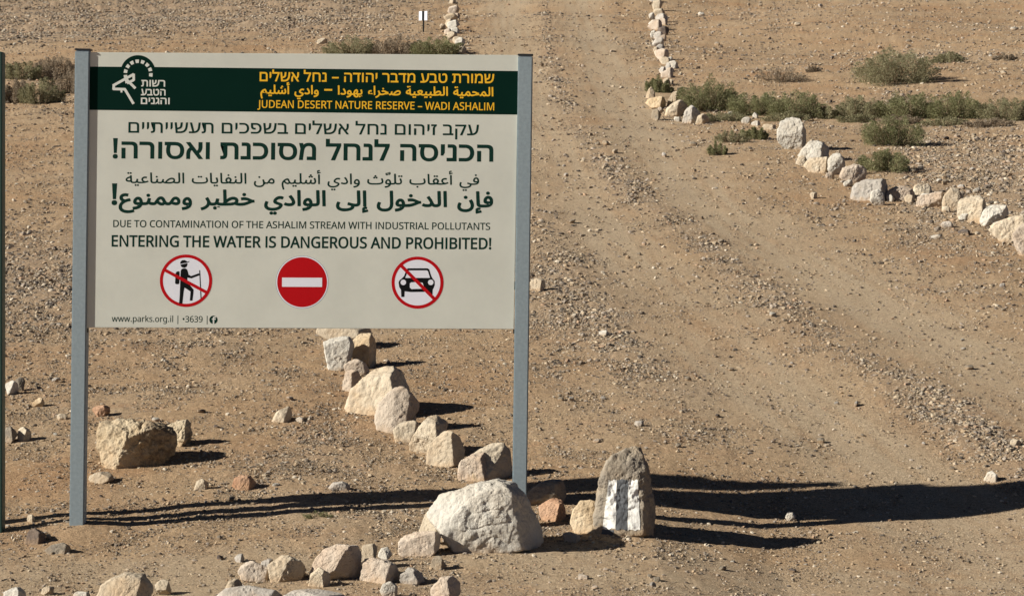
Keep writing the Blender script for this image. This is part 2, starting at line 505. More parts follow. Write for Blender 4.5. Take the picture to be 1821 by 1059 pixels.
def bm_obj(name, bm, mat, loc=(0, 0, 0), parent=None, smooth=False):
    me = bpy.data.meshes.new(name)
    bm.to_mesh(me); bm.free()
    me.materials.append(mat)
    me.polygons.foreach_set("use_smooth", [smooth] * len(me.polygons))
    o = bpy.data.objects.new(name, me)
    COL.objects.link(o)
    o.location = loc
    o.parent = parent
    return o

# ------------------------------------------------------------------ the ground: one sheet to the horizon
def build_ground():
    w = np.linspace(1 / 8.6, 1 / 72.0, 820)
    Y = np.concatenate([np.array([-150, -60, -25, -10, -3, 0, 2, 4, 5.5, 6.5, 7.3, 8.0]), 1 / w,
                        72 * 1.05 ** np.arange(1, 78)])
    ui = np.linspace(-0.285, 0.285, 1000)
    uo = 0.285 + np.cumsum(0.01 * 1.22 ** np.arange(26))
    U = np.concatenate([-uo[::-1], ui, uo])
    S = np.maximum(Y, 8.0)
    X = U[:, None] * S[None, :]
    YY = np.broadcast_to(Y[None, :], X.shape).copy()
    Z = land_z(X, YY)
    core = (np.abs(U)[:, None] < 0.30) & (YY > 8) & (YY < 76)
    d, g = zones(X, np.clip(YY, 8.2, 88))
    d = np.where(core, d, 0.2); g = np.where(core, g, 0.2)
    rough = 0.35 + 0.65 * (1 - d) + 0.9 * g
    fade = np.clip((76 - YY) / 10, 0, 1) * np.clip((YY - 7) / 2, 0, 1)
    far = np.clip(YY / 14.0, 1, 4)
    m = 0.006 * noise2(X / 0.33, YY / 0.36, 4) + 0.004 * noise2(X / 0.12, YY / 0.13, 5)
    m = m + 0.0030 * noise2(X / 0.05, YY / 0.05, 6) + 0.0045 * np.abs(noise2(X / 0.022, YY / 0.024, 7)) ** 2
    m2 = 0.012 * noise2(X / 0.9, YY / 1.0, 8) + 0.010 * noise2(X / 0.42, YY / 0.45, 9)
    Z = Z + fade * rough * (m * np.sqrt(far) + m2 * (far - 1) * 0.5)
    nu, ny = X.shape
    idx = np.arange(nu * ny).reshape(nu, ny)
    faces = np.stack([idx[:-1, :-1], idx[1:, :-1], idx[1:, 1:], idx[:-1, 1:]], -1).reshape(-1, 4)
    o = mesh_obj("ground", np.stack([X, YY, Z], -1).reshape(-1, 3), faces, M["ground"], smooth=True)
    float_attr(o.data, "dust", d.ravel()); float_attr(o.data, "gravel", g.ravel())
    tag(o, "sandy stony desert ground rising gently away from the sign", "ground", kind="structure")
    return o

build_ground()

# ------------------------------------------------------------------ stones
_ICO = {}
def ico(n):
    if n not in _ICO:
        bm = bmesh.new()
        bmesh.ops.create_icosphere(bm, subdivisions=n, radius=1.0)
        bm.verts.ensure_lookup_table()
        v = np.array([x.co[:] for x in bm.verts]); v /= np.linalg.norm(v, axis=1)[:, None]
        f = np.array([[x.index for x in p.verts] for p in bm.faces], np.int32)
        bm.free()
        _ICO[n] = (v, f)
    return _ICO[n]

def hull(pts):
    pts = sorted(set(map(tuple, pts)))
    def half(ps):
        h = []
        for p in ps:
            while len(h) > 1 and (h[-1][0] - h[-2][0]) * (p[1] - h[-2][1]) - (h[-1][1] - h[-2][1]) * (p[0] - h[-2][0]) <= 0:
                h.pop()
            h.append(p)
        return h[:-1]
    return half(pts) + half(pts[::-1])

def rock_surface(outline, depth, seed, n=4, rough=1.0, sharp=48.0, nplanes=11, cuts=None):
    """angular stone: faces cut a block whose front outline is given (metres, x right, z up), knobbly noise on top"""
    rng = np.random.default_rng(seed)
    o = np.array(hull(outline))
    c = (o.min(0) + o.max(0)) / 2
    o = o - c
    half = (o.max(0) - o.min(0)) / 2
    planes = []
    for a, b in zip(o, np.roll(o, -1, axis=0)):
        e = b - a
        L = np.hypot(*e)
        if L < 1e-6:
            continue
        nrm = np.array([e[1], -e[0]]) / L
        h = nrm @ a
        t = rng.uniform(-0.22, 0.22)
        planes.append((np.array([nrm[0], t, nrm[1]]) / math.sqrt(1 + t * t), max(h, 0.25 * half.min())))
    ax = np.array([half[0], depth, half[1]])
    for nx, ny, nz_, fr in cuts or ():
        v = np.array([nx, ny, nz_], float); v /= np.linalg.norm(v)
        planes.append((v, np.linalg.norm(v * ax) * fr))
    for _ in range(nplanes):
        v = rng.normal(size=3)
        if cuts and rng.random() < 0.8:
            v[1] = abs(v[1])
        v[1] += 0.9 * np.sign(v[1])
        v /= np.linalg.norm(v)
        planes.append((v, np.linalg.norm(v * ax) * rng.uniform(0.64, 0.93)))
    D, F = ico(n)
    acc = np.zeros(len(D))
    for nrm, h in planes:
        acc += np.maximum(D @ nrm / h, 0) ** sharp
    r = acc ** (-1.0 / sharp)
    V = D * r[:, None]
    s = float(min(half.min(), depth))
    q = V / s
    k = seed * 1.37
    def nz(f, j):
        return noise3(q[:, 0] * f + k, q[:, 1] * f - k, q[:, 2] * f, seed + j)
    warp = 0.35 * nz(1.6, 9)
    n2 = noise3(q[:, 0] * 2.3 + k + warp, q[:, 1] * 2.3, q[:, 2] * 2.3 + warp, seed + 1)
    crease = np.clip(1 - np.abs(n2) * 3.2, 0, 1) ** 1.5          # sharp clefts
    n3 = nz(4.3, 2)
    step = np.round(n3 * 3) / 3                                   # broken ledges
    disp = rough * s * (0.030 * nz(1.0, 0) + 0.030 * n2 - 0.032 * crease + 0.035 * step + 0.020 * n3 + 0.022 * nz(9, 3) + 0.014 * nz(19, 4) + 0.008 * nz(38, 5))
    V = V + D * disp[:, None]
    return V, F, c

def rock(label, outline, mat, depth=0.6, seed=1, group=None, n=4, base=None, name="stone", cat="stone", rough=0.75, sharp=48.0, sink=0.14, ybias=0.0, cuts=None, grow=1.0, squat=1.0):
    o = np.array(outline, float)
    pivot = np.array([o[:, 0].mean(), o[:, 1].max()])
    o = pivot + (o - pivot) * np.array([grow, grow * squat])
    bx = (o[:, 0].min() + o[:, 0].max()) / 2
    by = o[:, 1].max() if base is None else base
    g = ground_at(bx, by - 1)
    if cuts is None:                            # a broad face towards the morning sun and a steep one away from it
        r_ = np.random.default_rng(seed + 900)
        cuts = [(r_.uniform(-0.65, -0.05), -1, r_.uniform(0.05, 0.5), r_.uniform(0.78, 0.9)), (0.85, r_.uniform(-0.7, -0.3), r_.uniform(-0.1, 0.3), r_.uniform(0.86, 0.95)), (-0.3, -0.4, 0.9, 0.9)]
    w_px = o[:, 0].max() - o[:, 0].min(); h_px = o[:, 1].max() - o[:, 1].min()
    m_px = (g[1]) / FPX
    d = depth * 0.5 * min(w_px, 1.6 * h_px) * m_px
    Yc = g[1] + 0.55 * d + ybias
    p = on_plane(o[:, 0], o[:, 1], Yc)
    xz = p[:, [0, 2]]
    zlo, zhi = xz[:, 1].min(), xz[:, 1].max()
    # the foot goes into the soil
    low = xz[:, 1] < zlo + 0.25 * (zhi - zlo)
    if base is None:
        xz[low, 1] -= sink * (zhi - zlo)
    V, F, c = rock_surface(xz, d, seed, min(n + 1, 7), rough, sharp, 11, cuts)
    zg = float(land_z(c[0], Yc))
    V = V + np.array([0, 0, c[1] - zg])
    ob = mesh_obj(name, V, F, M[mat], (c[0], Yc, zg), smooth=True)
    tag(ob, label, cat, group)
    STONES.append((c[0], Yc, 0.5 * (xz[:, 0].max() - xz[:, 0].min()), d))
    return ob

STONES = []

def blob(cx, cy, w, h, seed):
    """outline of a stone from its centre and size in the photograph"""
    rng = np.random.default_rng(seed)
    k = rng.integers(6, 9)
    a = np.sort(rng.uniform(0, 2 * math.pi, k)) * 0.35 + np.arange(k) * 2 * math.pi / k * 0.65 + rng.uniform(0, 1)
    rr = rng.uniform(0.86, 1.12, k)
    return [(cx + 0.5 * w * r * math.cos(t), cy + 0.5 * h * r * math.sin(t)) for t, r in zip(a, rr)]

LINE_L = "stones lining the left edge of the track"
LINE_R = "stones lining the right edge of the track"
HEAP = "stones heaped along the bottom of the view"

# the row running from the boulder back behind the sign
rock("low tan slab at the far end of the row, just under the board's lower edge", [(556,590),(572,600),(600,607),(640,605),(664,598),(666,590),(650,580),(600,574),(565,576)], "cream", 0.9, 11, LINE_L, base=620)
rock("white block with a dark notch, under the tan slab below the board", [(574,606),(580,640),(586,652),(600,658),(620,645),(630,612),(622,598),(585,597)], "white", 0.8, 12, LINE_L, n=5)
rock("square stone with a shaded brown right side, beside the notched white block", [(622,598),(632,648),(652,653),(667,642),(669,604),(660,592),(630,592)], "tan", 0.9, 13, LINE_L, n=5)
rock("small pinkish stone at the foot of the notched white block", [(612,648),(618,662),(638,668),(657,660),(650,645),(632,636)], "pink", 0.8, 14, LINE_L)
rock("small pink and white stone wedged behind the tall peaked stone of the row", [(609,688),(614,662),(624,655),(640,660),(646,674),(632,690),(618,696)], "pink", 0.8, 15, LINE_L)
rock("large peaked cream stone with a dark cleft, tallest in the row below the board", [(611,716),(620,698),(650,668),(680,652),(700,653),(722,668),(733,688),(728,708),(700,730),(660,733),(618,727)], "cream", 0.7, 16, LINE_L, n=5)
rock("rounded grey-white stone leaning on the front of the peaked cream stone", [(666,742),(672,718),(700,690),(716,682),(735,698),(745,715),(735,742),(715,755),(690,766),(678,763)], "pink", 0.75, 17, LINE_L, n=5)
rock("small blocky tan stone against the right foot of the rounded grey-white stone", [(698,748),(705,735),(720,728),(738,735),(742,747),(735,760),(710,760)], "cream", 0.8, 18, LINE_L)
rock("small cream stone with a grey top, between the leaning stone and the slanting one", [(699,763),(712,750),(735,747),(751,753),(746,770),(735,781),(720,784),(703,777)], "cream", 0.8, 19, LINE_L)
rock("long slanting cream stone, left neighbour of the peaked wedge in the row", [(717,797),(745,765),(757,745),(775,744),(795,757),(790,787),(770,802),(740,808),(722,804)], "cream", 0.7, 20, LINE_L, n=5)
rock("cream wedge-shaped stone with a shaded right face, middle of the row", [(758,810),(765,790),(785,770),(800,760),(812,770),(827,800),(823,816),(800,824),(775,827),(762,820)], "cream", 0.75, 21, LINE_L, n=5)
rock("loaf-shaped pale stone in front of the cracked stone next to the sign post", [(812,840),(818,820),(845,803),(870,805),(877,825),(873,842),(860,854),(835,852),(815,848)], "pink", 0.8, 22, LINE_L, n=5)
rock("cracked cream stone partly hidden by the right sign post", [(838,808),(850,792),(870,787),(895,787),(908,800),(912,848),(880,851),(845,840)], "cream", 0.8, 23, LINE_L, n=5)
# round the foot of the sign
rock("big white boulder in front of the right sign post", [(759,900),(766,893),(790,875),(825,867),(862,856),(882,852),(904,858),(932,878),(953,914),(961,950),(959,976),(930,980),(880,979),(820,979),(803,978),(786,955),(767,928)], "white", 0.62, 31, n=6, name="boulder", cat="boulder", rough=0.7, sharp=48, sink=0.0, cuts=[(-0.15, -1, 0.22, 0.80), (-0.55, -0.75, 0.55, 0.80), (0.85, -0.52, 0.18, 0.84), (-0.25, -0.45, 0.9, 0.86)])
rock("pinkish block in front of the white boulder's left foot", [(711,980),(713,957),(725,947),(758,943),(780,946),(789,957),(781,976),(760,987),(720,986)], "pink", 0.8, 32, n=5)
rock("tilted thin cream slab propped between the pinkish block and the white boulder", [(742,950),(760,905),(772,908),(788,946),(770,955)], "cream", 0.5, 33, base=968)
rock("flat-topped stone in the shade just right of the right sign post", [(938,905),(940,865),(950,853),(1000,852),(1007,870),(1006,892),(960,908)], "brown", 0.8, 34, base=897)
rock("small reddish stone between the white boulder and the painted stone", [(958,905),(960,890),(975,887),(1000,889),(1008,905),(1003,919),(985,925),(962,919)], "red", 0.8, 35, n=5)
rock("small chip of stone lying flat in front of the painted stone, to its left", [(1000,948),(1010,944),(1030,950),(1034,962),(1005,962)], "grey", 0.7, 36)

# the stone with the trail mark
mark = rock("upright brown stone with two white paint stripes and a dark one between", [(1058,946),(1051,936),(1053,915),(1060,880),(1069,845),(1078,820),(1098,801),(1128,790),(1140,797),(1149,820),(1158,850),(1161,890),(1170,930),(1168,944),(1120,949)], "brown", 0.8, 41, n=6, name="trail_marker_stone", cat="marker stone", rough=0.95, sharp=40, sink=0.03, cuts=[(-0.16, -1, 0.10, 0.74), (0.80, -0.55, 0.05, 0.88), (-0.75, -0.6, 0.15, 0.93), (0.1, -0.8, 0.6, 0.90)])
rock("lumpy tan stone touching the left foot of the painted stone", [(1015,927),(1018,908),(1032,890),(1052,884),(1070,898),(1074,930),(1064,945),(1025,939)], "tan", 0.8, 42, n=5)

def paint(parent, quad, mat, label, seed):
    """a coat of paint on the front of the stone, following its surface"""
    me = parent.data
    vs_ = [v.co.copy() for v in me.vertices]
    tree = BVHTree.FromPolygons(vs_, [tuple(p.vertices) for p in me.polygons])
    loc = np.array(parent.location)
    q = np.array(quad, float)                       # TL, TR, BR, BL in the photograph
    nu, nv = 18, 60
    verts, ok = [], []
    rng = np.random.default_rng(seed)
    for j in range(nv + 1):
        t = j / nv
        l = q[0] * (1 - t) + q[3] * t; r = q[1] * (1 - t) + q[2] * t
        l = l + np.array([0.8 * noise2(t * 7 + seed, 0.5, 1), 0]); r = r + np.array([0.8 * noise2(t * 7 + seed, 4.5, 2), 0])
        for i in range(nu + 1):
            s = i / nu
            px = l * (1 - s) + r * s
            px = px + np.array([0, (1.8 * noise2(s * 4 + seed, 9.5, 3)) * (1 if j in (0, nv) else 0)])
            p = on_plane(px[0], px[1], loc[1])
            org = Vector((p[0] - loc[0], -2.0, p[2] - loc[2]))
            hit, nrm, _, _ = tree.ray_cast(org, Vector((0, 1, 0)))
            if hit is None:
                verts.append((org.x, 0, org.z)); ok.append(False)
            else:
                h = hit + Vector((0, -0.0022, 0)); verts.append(tuple(h)); ok.append(True)
    faces = []
    for j in range(nv):
        for i in range(nu):
            f = [j * (nu + 1) + i, (j + 1) * (nu + 1) + i, (j + 1) * (nu + 1) + i + 1, j * (nu + 1) + i + 1]
            if all(ok[k] for k in f):
                faces.append(tuple(f))
    o = mesh_obj("paint_stripe", verts, faces, M[mat], (0, 0, 0), parent, smooth=True)
    o["label"] = label
    return o

paint(mark, [(1081, 850), (1095, 849), (1093, 934), (1070, 936)], "paintw", "left white paint stripe", 1)
paint(mark, [(1095.5, 848), (1115, 848), (1113, 935), (1093.5, 935)], "paintd", "dark grey paint stripe", 2)
paint(mark, [(1115.5, 850), (1132, 848), (1136, 935), (1114, 936)], "paintw", "right white paint stripe", 3)
paint(mark, [(1070, 937), (1090, 936), (1088, 947), (1067, 948)], "paintd", "dark dab of paint under the left stripe", 4)

# ground left of the row
rock("rough tan boulder with dark pitted right half, lying between the sign posts", [(169,772),(177,752),(195,744),(240,747),(285,754),(310,766),(318,790),(314,808),(290,822),(255,831),(215,829),(185,818),(174,795)], "crusted", 0.8, 51, n=6, name="boulder", cat="boulder", rough=1.35, cuts=[(-0.6, -1, 0.2, 0.80), (0.25, -1, 0.25, 0.86), (0.3, -0.7, -0.5, 0.86), (-0.1, -0.6, 0.8, 0.86)])
rock("dark topped lump on the right shoulder of the rough tan boulder", [(298,758),(310,748),(335,744),(346,755),(345,772),(330,787),(318,791),(303,775)], "crusted", 0.8, 52, n=5, rough=1.6)
rock("small dark reddish stone just above the rough tan boulder", blob(180, 731, 32, 24, 53), "red", 0.8, 53)
rock("flat tan stone with a broken edge below the rough tan boulder", [(158,852),(162,840),(180,838),(198,843),(206,852),(190,857),(165,857)], "cream", 0.9, 54)
rock("round red-brown stone on the sand between the sign posts", [(414,862),(417,850),(428,843),(444,845),(455,856),(452,867),(430,870)], "red", 0.9, 55, n=5)
rock("buff wedge beside the round red-brown stone", [(344,868),(350,855),(360,850),(371,858),(370,869),(352,871)], "cream", 0.8, 56)
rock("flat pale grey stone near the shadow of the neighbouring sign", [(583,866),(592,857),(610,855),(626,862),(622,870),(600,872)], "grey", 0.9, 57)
rock("pale triangular stone alone on the sand left of the stone row", [(481,746),(494,730),(515,722),(519,735),(517,747),(500,750)], "cream", 0.8, 58)
rock("tiny white stone beside the pale triangular stone", blob(535, 745, 17, 11, 59), "white", 0.8, 59)
rock("pale stone with a grey top, left of the left sign post, upper of two clusters", blob(20, 688, 26, 30, 60), "white", 0.8, 60)
rock("dark veined stone touching the pale one left of the sign post", blob(36, 683, 20, 28, 61), "brown", 0.8, 61)
rock("blocky tan stone at the picture's left edge above a dark shadow", blob(17, 772, 30, 30, 62), "brown", 0.8, 62)
rock("upright tan stone beside the blocky one at the left edge", blob(44, 769, 26, 28, 63), "cream", 0.8, 63)
rock("lone tan stone left of the left sign post, between the two clusters", blob(70, 716, 22, 18, 64), "tan", 0.8, 64)
rock("half-buried cream stone nearest the left sign post's left side", blob(112, 741, 26, 15, 65), "cream", 0.8, 65)
rock("dark angular stone near the foot of the left sign post", [(46,960),(52,943),(62,938),(84,950),(82,960),(60,965)], "dark", 0.9, 66)
rock("small tan stone left of the left sign post's foot", blob(56, 922, 15, 17, 67), "cream", 0.8, 67)
rock("flat dark-tipped stone below the left sign post's foot", [(80,978),(92,968),(115,964),(130,972),(118,984),(90,983)], "brown", 0.9, 68)

# heap along the bottom edge
rock("small grey pebble at the upper left of the bottom heap", blob(426, 992, 17, 16, 71), "grey", 0.8, 71, HEAP)
rock("knobbly pale stone at the left end of the bottom heap", [(425,1012),(430,1001),(445,995),(465,1003),(483,1010),(480,1027),(468,1032),(440,1028)], "pink", 0.8, 72, HEAP, n=5)
rock("round small stone resting on the right end of the knobbly pale stone", blob(475, 1001, 23, 22, 73), "grey", 0.9, 73, HEAP, base=1024)
rock("smooth pale loaf-shaped stone, second big one from the left in the bottom heap", [(479,1014),(477,990),(495,984),(520,985),(540,995),(548,1006),(535,1024),(515,1032),(485,1027)], "cream", 0.8, 74, HEAP, n=5)
rock("large domed grey-white stone in the middle of the bottom heap", [(554,1014),(565,990),(580,975),(600,967),(635,969),(644,985),(642,1027),(620,1030),(585,1024),(560,1020)], "pink", 0.8, 75, HEAP, n=6)
rock("pale stone at the left foot of the large domed stone", [(548,1037),(552,1021),(568,1008),(588,1020),(588,1038),(560,1042)], "cream", 0.8, 76, HEAP, n=5)
rock("blocky cream stone standing between the domed stone and the slab", [(642,995),(644,969),(665,965),(671,975),(668,996)], "cream", 0.8, 77, HEAP, base=1010)
rock("straight-edged pinkish slab at the right of the domed stone", [(640,1027),(644,1000),(655,990),(690,995),(711,1002),(708,1033),(670,1035),(650,1034)], "pink", 0.8, 78, HEAP, n=5)
rock("white curved sliver of stone with a dark left side behind the slab", [(671,988),(678,974),(690,972),(698,985),(690,994)], "white", 0.6, 79, HEAP, base=1000)
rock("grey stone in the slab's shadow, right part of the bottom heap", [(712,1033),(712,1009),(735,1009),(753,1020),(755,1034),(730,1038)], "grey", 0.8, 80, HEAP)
rock("tall pinkish stone with a shaded right side, right end of the bottom heap", [(764,1062),(766,1046),(785,1025),(806,1022),(819,1036),(818,1056),(800,1070)], "pink", 0.8, 81, HEAP, n=5)
rock("small pointed stone below the white boulder, throwing a short shadow", [(765,1006),(770,990),(780,986),(790,998),(795,1009),(775,1012)], "brown", 0.8, 82)
rock("round white stone at the bottom edge between the slab and the tall pinkish stone", [(675,1050),(680,1037),(695,1032),(708,1042),(706,1057),(685,1062)], "white", 0.9, 83, HEAP, n=5)
rock("pointed pale stone on the flat grey slab at the bottom edge", [(394,1052),(408,1032),(424,1028),(435,1042),(430,1060)], "cream", 0.7, 84, HEAP)
rock("flat pale grey slab cut by the bottom edge, left of the heap", [(380,1062),(400,1045),(440,1040),(495,1046),(505,1062),(450,1075)], "grey", 0.9, 85, HEAP, base=1072, n=5)
rock("greyish slab cut by the bottom edge below the domed stone", [(490,1068),(510,1050),(540,1047),(580,1050),(615,1056),(620,1070),(550,1080)], "grey", 0.9, 86, HEAP, base=1080, n=5)
rock("big rounded cream stone cut by the bottom edge left of the slabs", [(171,1062),(180,1040),(200,1026),(225,1018),(255,1022),(272,1040),(279,1070),(200,1085)], "cream", 0.85, 87, HEAP, n=5, base=1090)
rock("jagged pale stone right beside the big rounded cream one at the bottom edge", blob(292, 1044, 34, 30, 88), "cream", 0.8, 88, HEAP)
rock("bluish white stone in the bottom left corner", blob(26, 1058, 40, 30, 89), "white", 0.9, 89)
rock("little tan stone right of the bluish white one in the bottom left corner", blob(86, 1050, 26, 17, 90), "cream", 0.8, 90)
rock("flat white stone at the bottom edge just left of the big rounded cream one", blob(146, 1058, 38, 16, 91), "white", 0.9, 91)
rock("pale pebble on the bare ground below the painted stone", blob(1037, 1025, 22, 12, 92), "grey", 0.8, 92)
rock("white pointed stone at the upper rim of the broad shadow on the track", [(1748,853),(1756,840),(1764,836),(1775,846),(1772,855)], "white", 0.8, 93)
rock("small white stone at the lower rim of the broad shadow on the track", blob(1406, 918, 20, 17, 94), "white", 0.8, 94)
rock("pale rounded stone at the right picture edge above the broad shadow", blob(1805, 786, 22, 14, 95), "cream", 0.8, 95)
rock("flat white chip on the left edge of the lower track", blob(1074, 592, 20, 11, 96), "white", 0.7, 96)
rock("broad pale stone among the gravel right of the right sign post", blob(955, 506, 34, 26, 97), "cream", 0.8, 97, n=5)
rock("small brown stone on the sand to the right of the right sign post", blob(1137, 752, 18, 13, 98), "grey", 0.8, 98)

# the row on the right of the track
RR = [
 ("tall white upright stone, biggest of the right-hand row", [(1383,258),(1383,232),(1388,215),(1395,208),(1412,209),(1425,222),(1436,245),(1432,254),(1425,264),(1412,267),(1395,264)], "white", 6),
 ("grey-white stone leaning on the right foot of the tall white upright stone", [(1420,277),(1430,262),(1440,250),(1455,250),(1472,262),(1470,277),(1455,287),(1432,287)], "white", 5),
 ("little cream stone at the left of the row below the tall white upright stone", [(1416,292),(1420,279),(1430,275),(1435,286),(1430,298)], "cream", 4),
 ("pitted cream stone with a scrap of grass at its foot", [(1432,294),(1440,281),(1470,279),(1478,292),(1470,305),(1445,307)], "cream", 5),
 ("white pointed stone in the middle of the right-hand row", [(1472,300),(1475,281),(1484,270),(1495,275),(1502,291),(1495,307),(1480,312)], "white", 5),
 ("pink rounded stone left of the grey-topped stone", [(1495,314),(1500,298),(1520,292),(1535,298),(1542,316),(1530,324),(1505,322)], "pink", 5),
 ("grey-topped stone with a small white one in front of it", [(1517,350),(1520,332),(1540,318),(1570,320),(1578,336),(1575,352),(1545,357)], "grey", 5),
 ("small white five-sided stone in front of the grey-topped stone", [(1548,357),(1550,341),(1560,335),(1572,346),(1572,360),(1558,366)], "white", 4),
 ("long low pinkish stone right of the small white five-sided one", [(1576,347),(1585,333),(1605,330),(1622,336),(1626,352),(1605,356),(1585,355)], "pink", 5),
 ("tan stone with a dark right end, behind the low flat pink one", [(1622,347),(1628,329),(1643,323),(1655,333),(1656,347),(1640,352)], "cream", 5),
 ("low flat pinkish stone with a grey right end", [(1632,364),(1635,349),(1660,342),(1678,338),(1679,357),(1668,370),(1645,370)], "pink", 5),
 ("yellowish leaning stone undercut at its foot, beside a broad cream stone", [(1676,368),(1680,349),(1690,335),(1700,333),(1710,346),(1712,364),(1700,374),(1685,373)], "cream", 5),
 ("broad cream stone between the yellowish leaning stone and the white-capped one", [(1702,374),(1708,353),(1720,348),(1740,348),(1751,361),(1749,387),(1730,394),(1710,392)], "cream", 5),
 ("white-capped stone with a grey right shoulder near the right picture edge", [(1745,384),(1750,369),(1765,364),(1788,365),(1792,379),(1780,392),(1760,404),(1748,397)], "white", 5),
 ("big cream stone with a pale flat top at the right picture edge", [(1763,410),(1768,399),(1800,385),(1825,380),(1832,415),(1805,430),(1785,427)], "cream", 5),
 ("large pinkish stone cut by the right picture edge, nearest of the right-hand row", [(1800,414),(1808,402),(1835,395),(1842,452),(1815,454),(1808,432)], "pink", 5),
 ("cream stone in front of the little round bush beside the track", [(1148,172),(1152,161),(1158,154),(1163,162),(1166,171),(1156,176)], "cream", 4),
 ("low tan stone where the right-hand row bends", [(1148,184),(1155,176),(1175,172),(1185,181),(1183,194),(1160,192)], "tan", 4),
 ("upright white stone standing where the right-hand row bends", [(1184,190),(1190,176),(1198,163),(1206,162),(1209,178),(1200,192)], "cream", 4),
 ("broad white stone under the upright one where the row bends", [(1181,205),(1186,193),(1200,182),(1210,178),(1224,189),(1218,200),(1200,207)], "cream", 4),
 ("small dark-sided stone nearest the track where the row bends", [(1158,209),(1160,196),(1168,193),(1176,204),(1170,214)], "brown", 4),
 ("pale grey stone at the left end of the long green bush", [(1211,217),(1218,199),(1230,187),(1240,195),(1248,206),(1240,220)], "grey", 5),
 ("rounded cream stone at the foot of the long green bush", [(1237,217),(1240,206),(1250,202),(1263,207),(1258,218),(1245,222)], "cream", 4),
 ("tiny white stone in the grass before the long green bush", blob(1300, 203, 13, 11, 201), "white", 3),
 ("white stone, left one of the three small ones before the long green bush", blob(1327, 214, 19, 13, 202), "white", 4),
 ("white stone, upper one of the three small ones before the long green bush", blob(1343, 205, 12, 12, 203), "white", 3),
 ("white stone, lower right one of the three small ones before the long green bush", blob(1344, 220, 18, 12, 204), "white", 4),
 ("flat pale stone between three small white stones and the tall white upright stone", blob(1367, 226, 27, 11, 205), "cream", 4),
]
for k, (lab, out, mt, n) in enumerate(RR):
    rock(lab, out, mt, 0.75, 220 + k, LINE_R, n=n, grow=1.14 if k < 16 and k > 0 else 1.03, squat=0.88 if k < 16 and k > 0 else 1.0, rough=1.0, sharp=24)
rock("small blocky stone with a dark shadow, on the track side of the right-hand row", blob(1447, 348, 15, 14, 260), "cream", 0.8, 260)
rock("thin grey slab lying aslant below the right-hand row", blob(1684, 400, 24, 13, 261), "grey", 0.8, 261)
rock("dark flat slab lying below the white-capped stone of the right-hand row", blob(1715, 413, 26, 12, 262), "dark", 0.8, 262)
rock("white flat chip lying on the ground below the right-hand row", blob(1667, 421, 22, 9, 263), "white", 0.8, 263)

# small ones wedged in between
for k, (x, y, w) in enumerate([(1440, 270, 14), (1462, 276, 13), (1476, 312, 14), (1490, 300, 12), (1507, 326, 15), (1532, 330, 14), (1548, 322, 13), (1583, 352, 15), (1600, 338, 16), (1618, 352, 17), (1645, 352, 18), (1664, 350, 16), (1682, 372, 14), (1716, 386, 18), (1735, 366, 20), (1757, 394, 18), (1775, 402, 18), (1795, 420, 20), (1225, 208, 12), (1205, 212, 10), (1175, 196, 12), (1250, 216, 11)]):
    rock("small pale stone wedged between the bigger stones of the right-hand row", blob(x, y, w * 1.2, w, 270 + k), ["cream", "white", "pink"][k % 3], 0.9, 270 + k, "small stones wedged in the right-hand row", n=3)

# far ends of the two rows
far_r = [(1169, 9, 14, 17), (1159, 28, 9, 9), (1176, 31, 18, 13), (1166, 44, 20, 15), (1179, 54, 17, 14), (1163, 60, 10, 12), (1170, 74, 17, 15), (1177, 96, 20, 17), (1183, 107, 15, 11), (1198, 115, 14, 13), (1188, 118, 8, 14), (1187, 131, 17, 13), (1186, 144, 12, 11), (1164, -2, 14, 10), (1174, 84, 12, 10), (1192, 124, 9, 8), (1172, 20, 14, 11), (1160, 40, 11, 10), (1171, 62, 13, 12), (1180, 66, 10, 9), (1168, 88, 10, 9), (1190, 106, 10, 9), (1180, 124, 11, 10), (1178, 38, 13, 12), (1192, 145, 9, 8)]
for k, (x, y, w, h) in enumerate(far_r):
    rock("pale stone in the thin row running up the track's far right edge, above the bushes", blob(x, y + 1, w * 1.4, h * 1.35, 300 + k), ["cream", "white", "grey", "pink"][k % 4] if k != 4 else "dark", 0.9, 300 + k, "stones of the far right row", n=3)
far_l = [(804, 2, 12, 9), (807, 17, 18, 17), (802, 30, 20, 12), (806, 44, 18, 16), (787, 46, 8, 8), (797, 55, 12, 11), (804, 63, 15, 14), (818, 75, 16, 15), (822, 88, 12, 12), (812, 28, 10, 10), (800, 40, 12, 11), (810, 54, 12, 11), (812, 70, 12, 11), (822, 82, 10, 9)]
for k, (x, y, w, h) in enumerate(far_l):
    rock("pale stone in the thin row running up the track's far left edge, behind the board", blob(x, y + 1, w * 1.3, h * 1.25, 330 + k), ["cream", "pink", "cream", "white"][k % 4], 0.9, 330 + k, "stones of the far left row", n=3)
rock("lone tan stone at the left end of the bushes above the board", blob(573, 74, 20, 14, 350), "cream", 0.9, 350)

# loose stones scattered on the ground: a dozen shapes, copied
RNG = np.random.default_rng(77)
protos = []
LOOSE = {"pale": ["cream", "white", "pink"], "dark": ["dark", "brown", "grey"]}
for kind, mats in LOOSE.items():
    for j in range(6):
        a = blob(0, 0, 1.0, RNG.uniform(0.5, 0.8), 400 + j + (20 if kind == "dark" else 0))
        V, F, c = rock_surface(a, RNG.uniform(0.3, 0.5), 420 + j + (20 if kind == "dark" else 0), 4, 1.2, 34)
        me = bpy.data.meshes.new("loose_stone")
        me.from_pydata([tuple(v) for v in V], [], [tuple(f) for f in F])
        me.polygons.foreach_set("use_smooth", [True] * len(me.polygons))
        me.materials.append(M[mats[j % 3]])
        protos.append((kind, me))

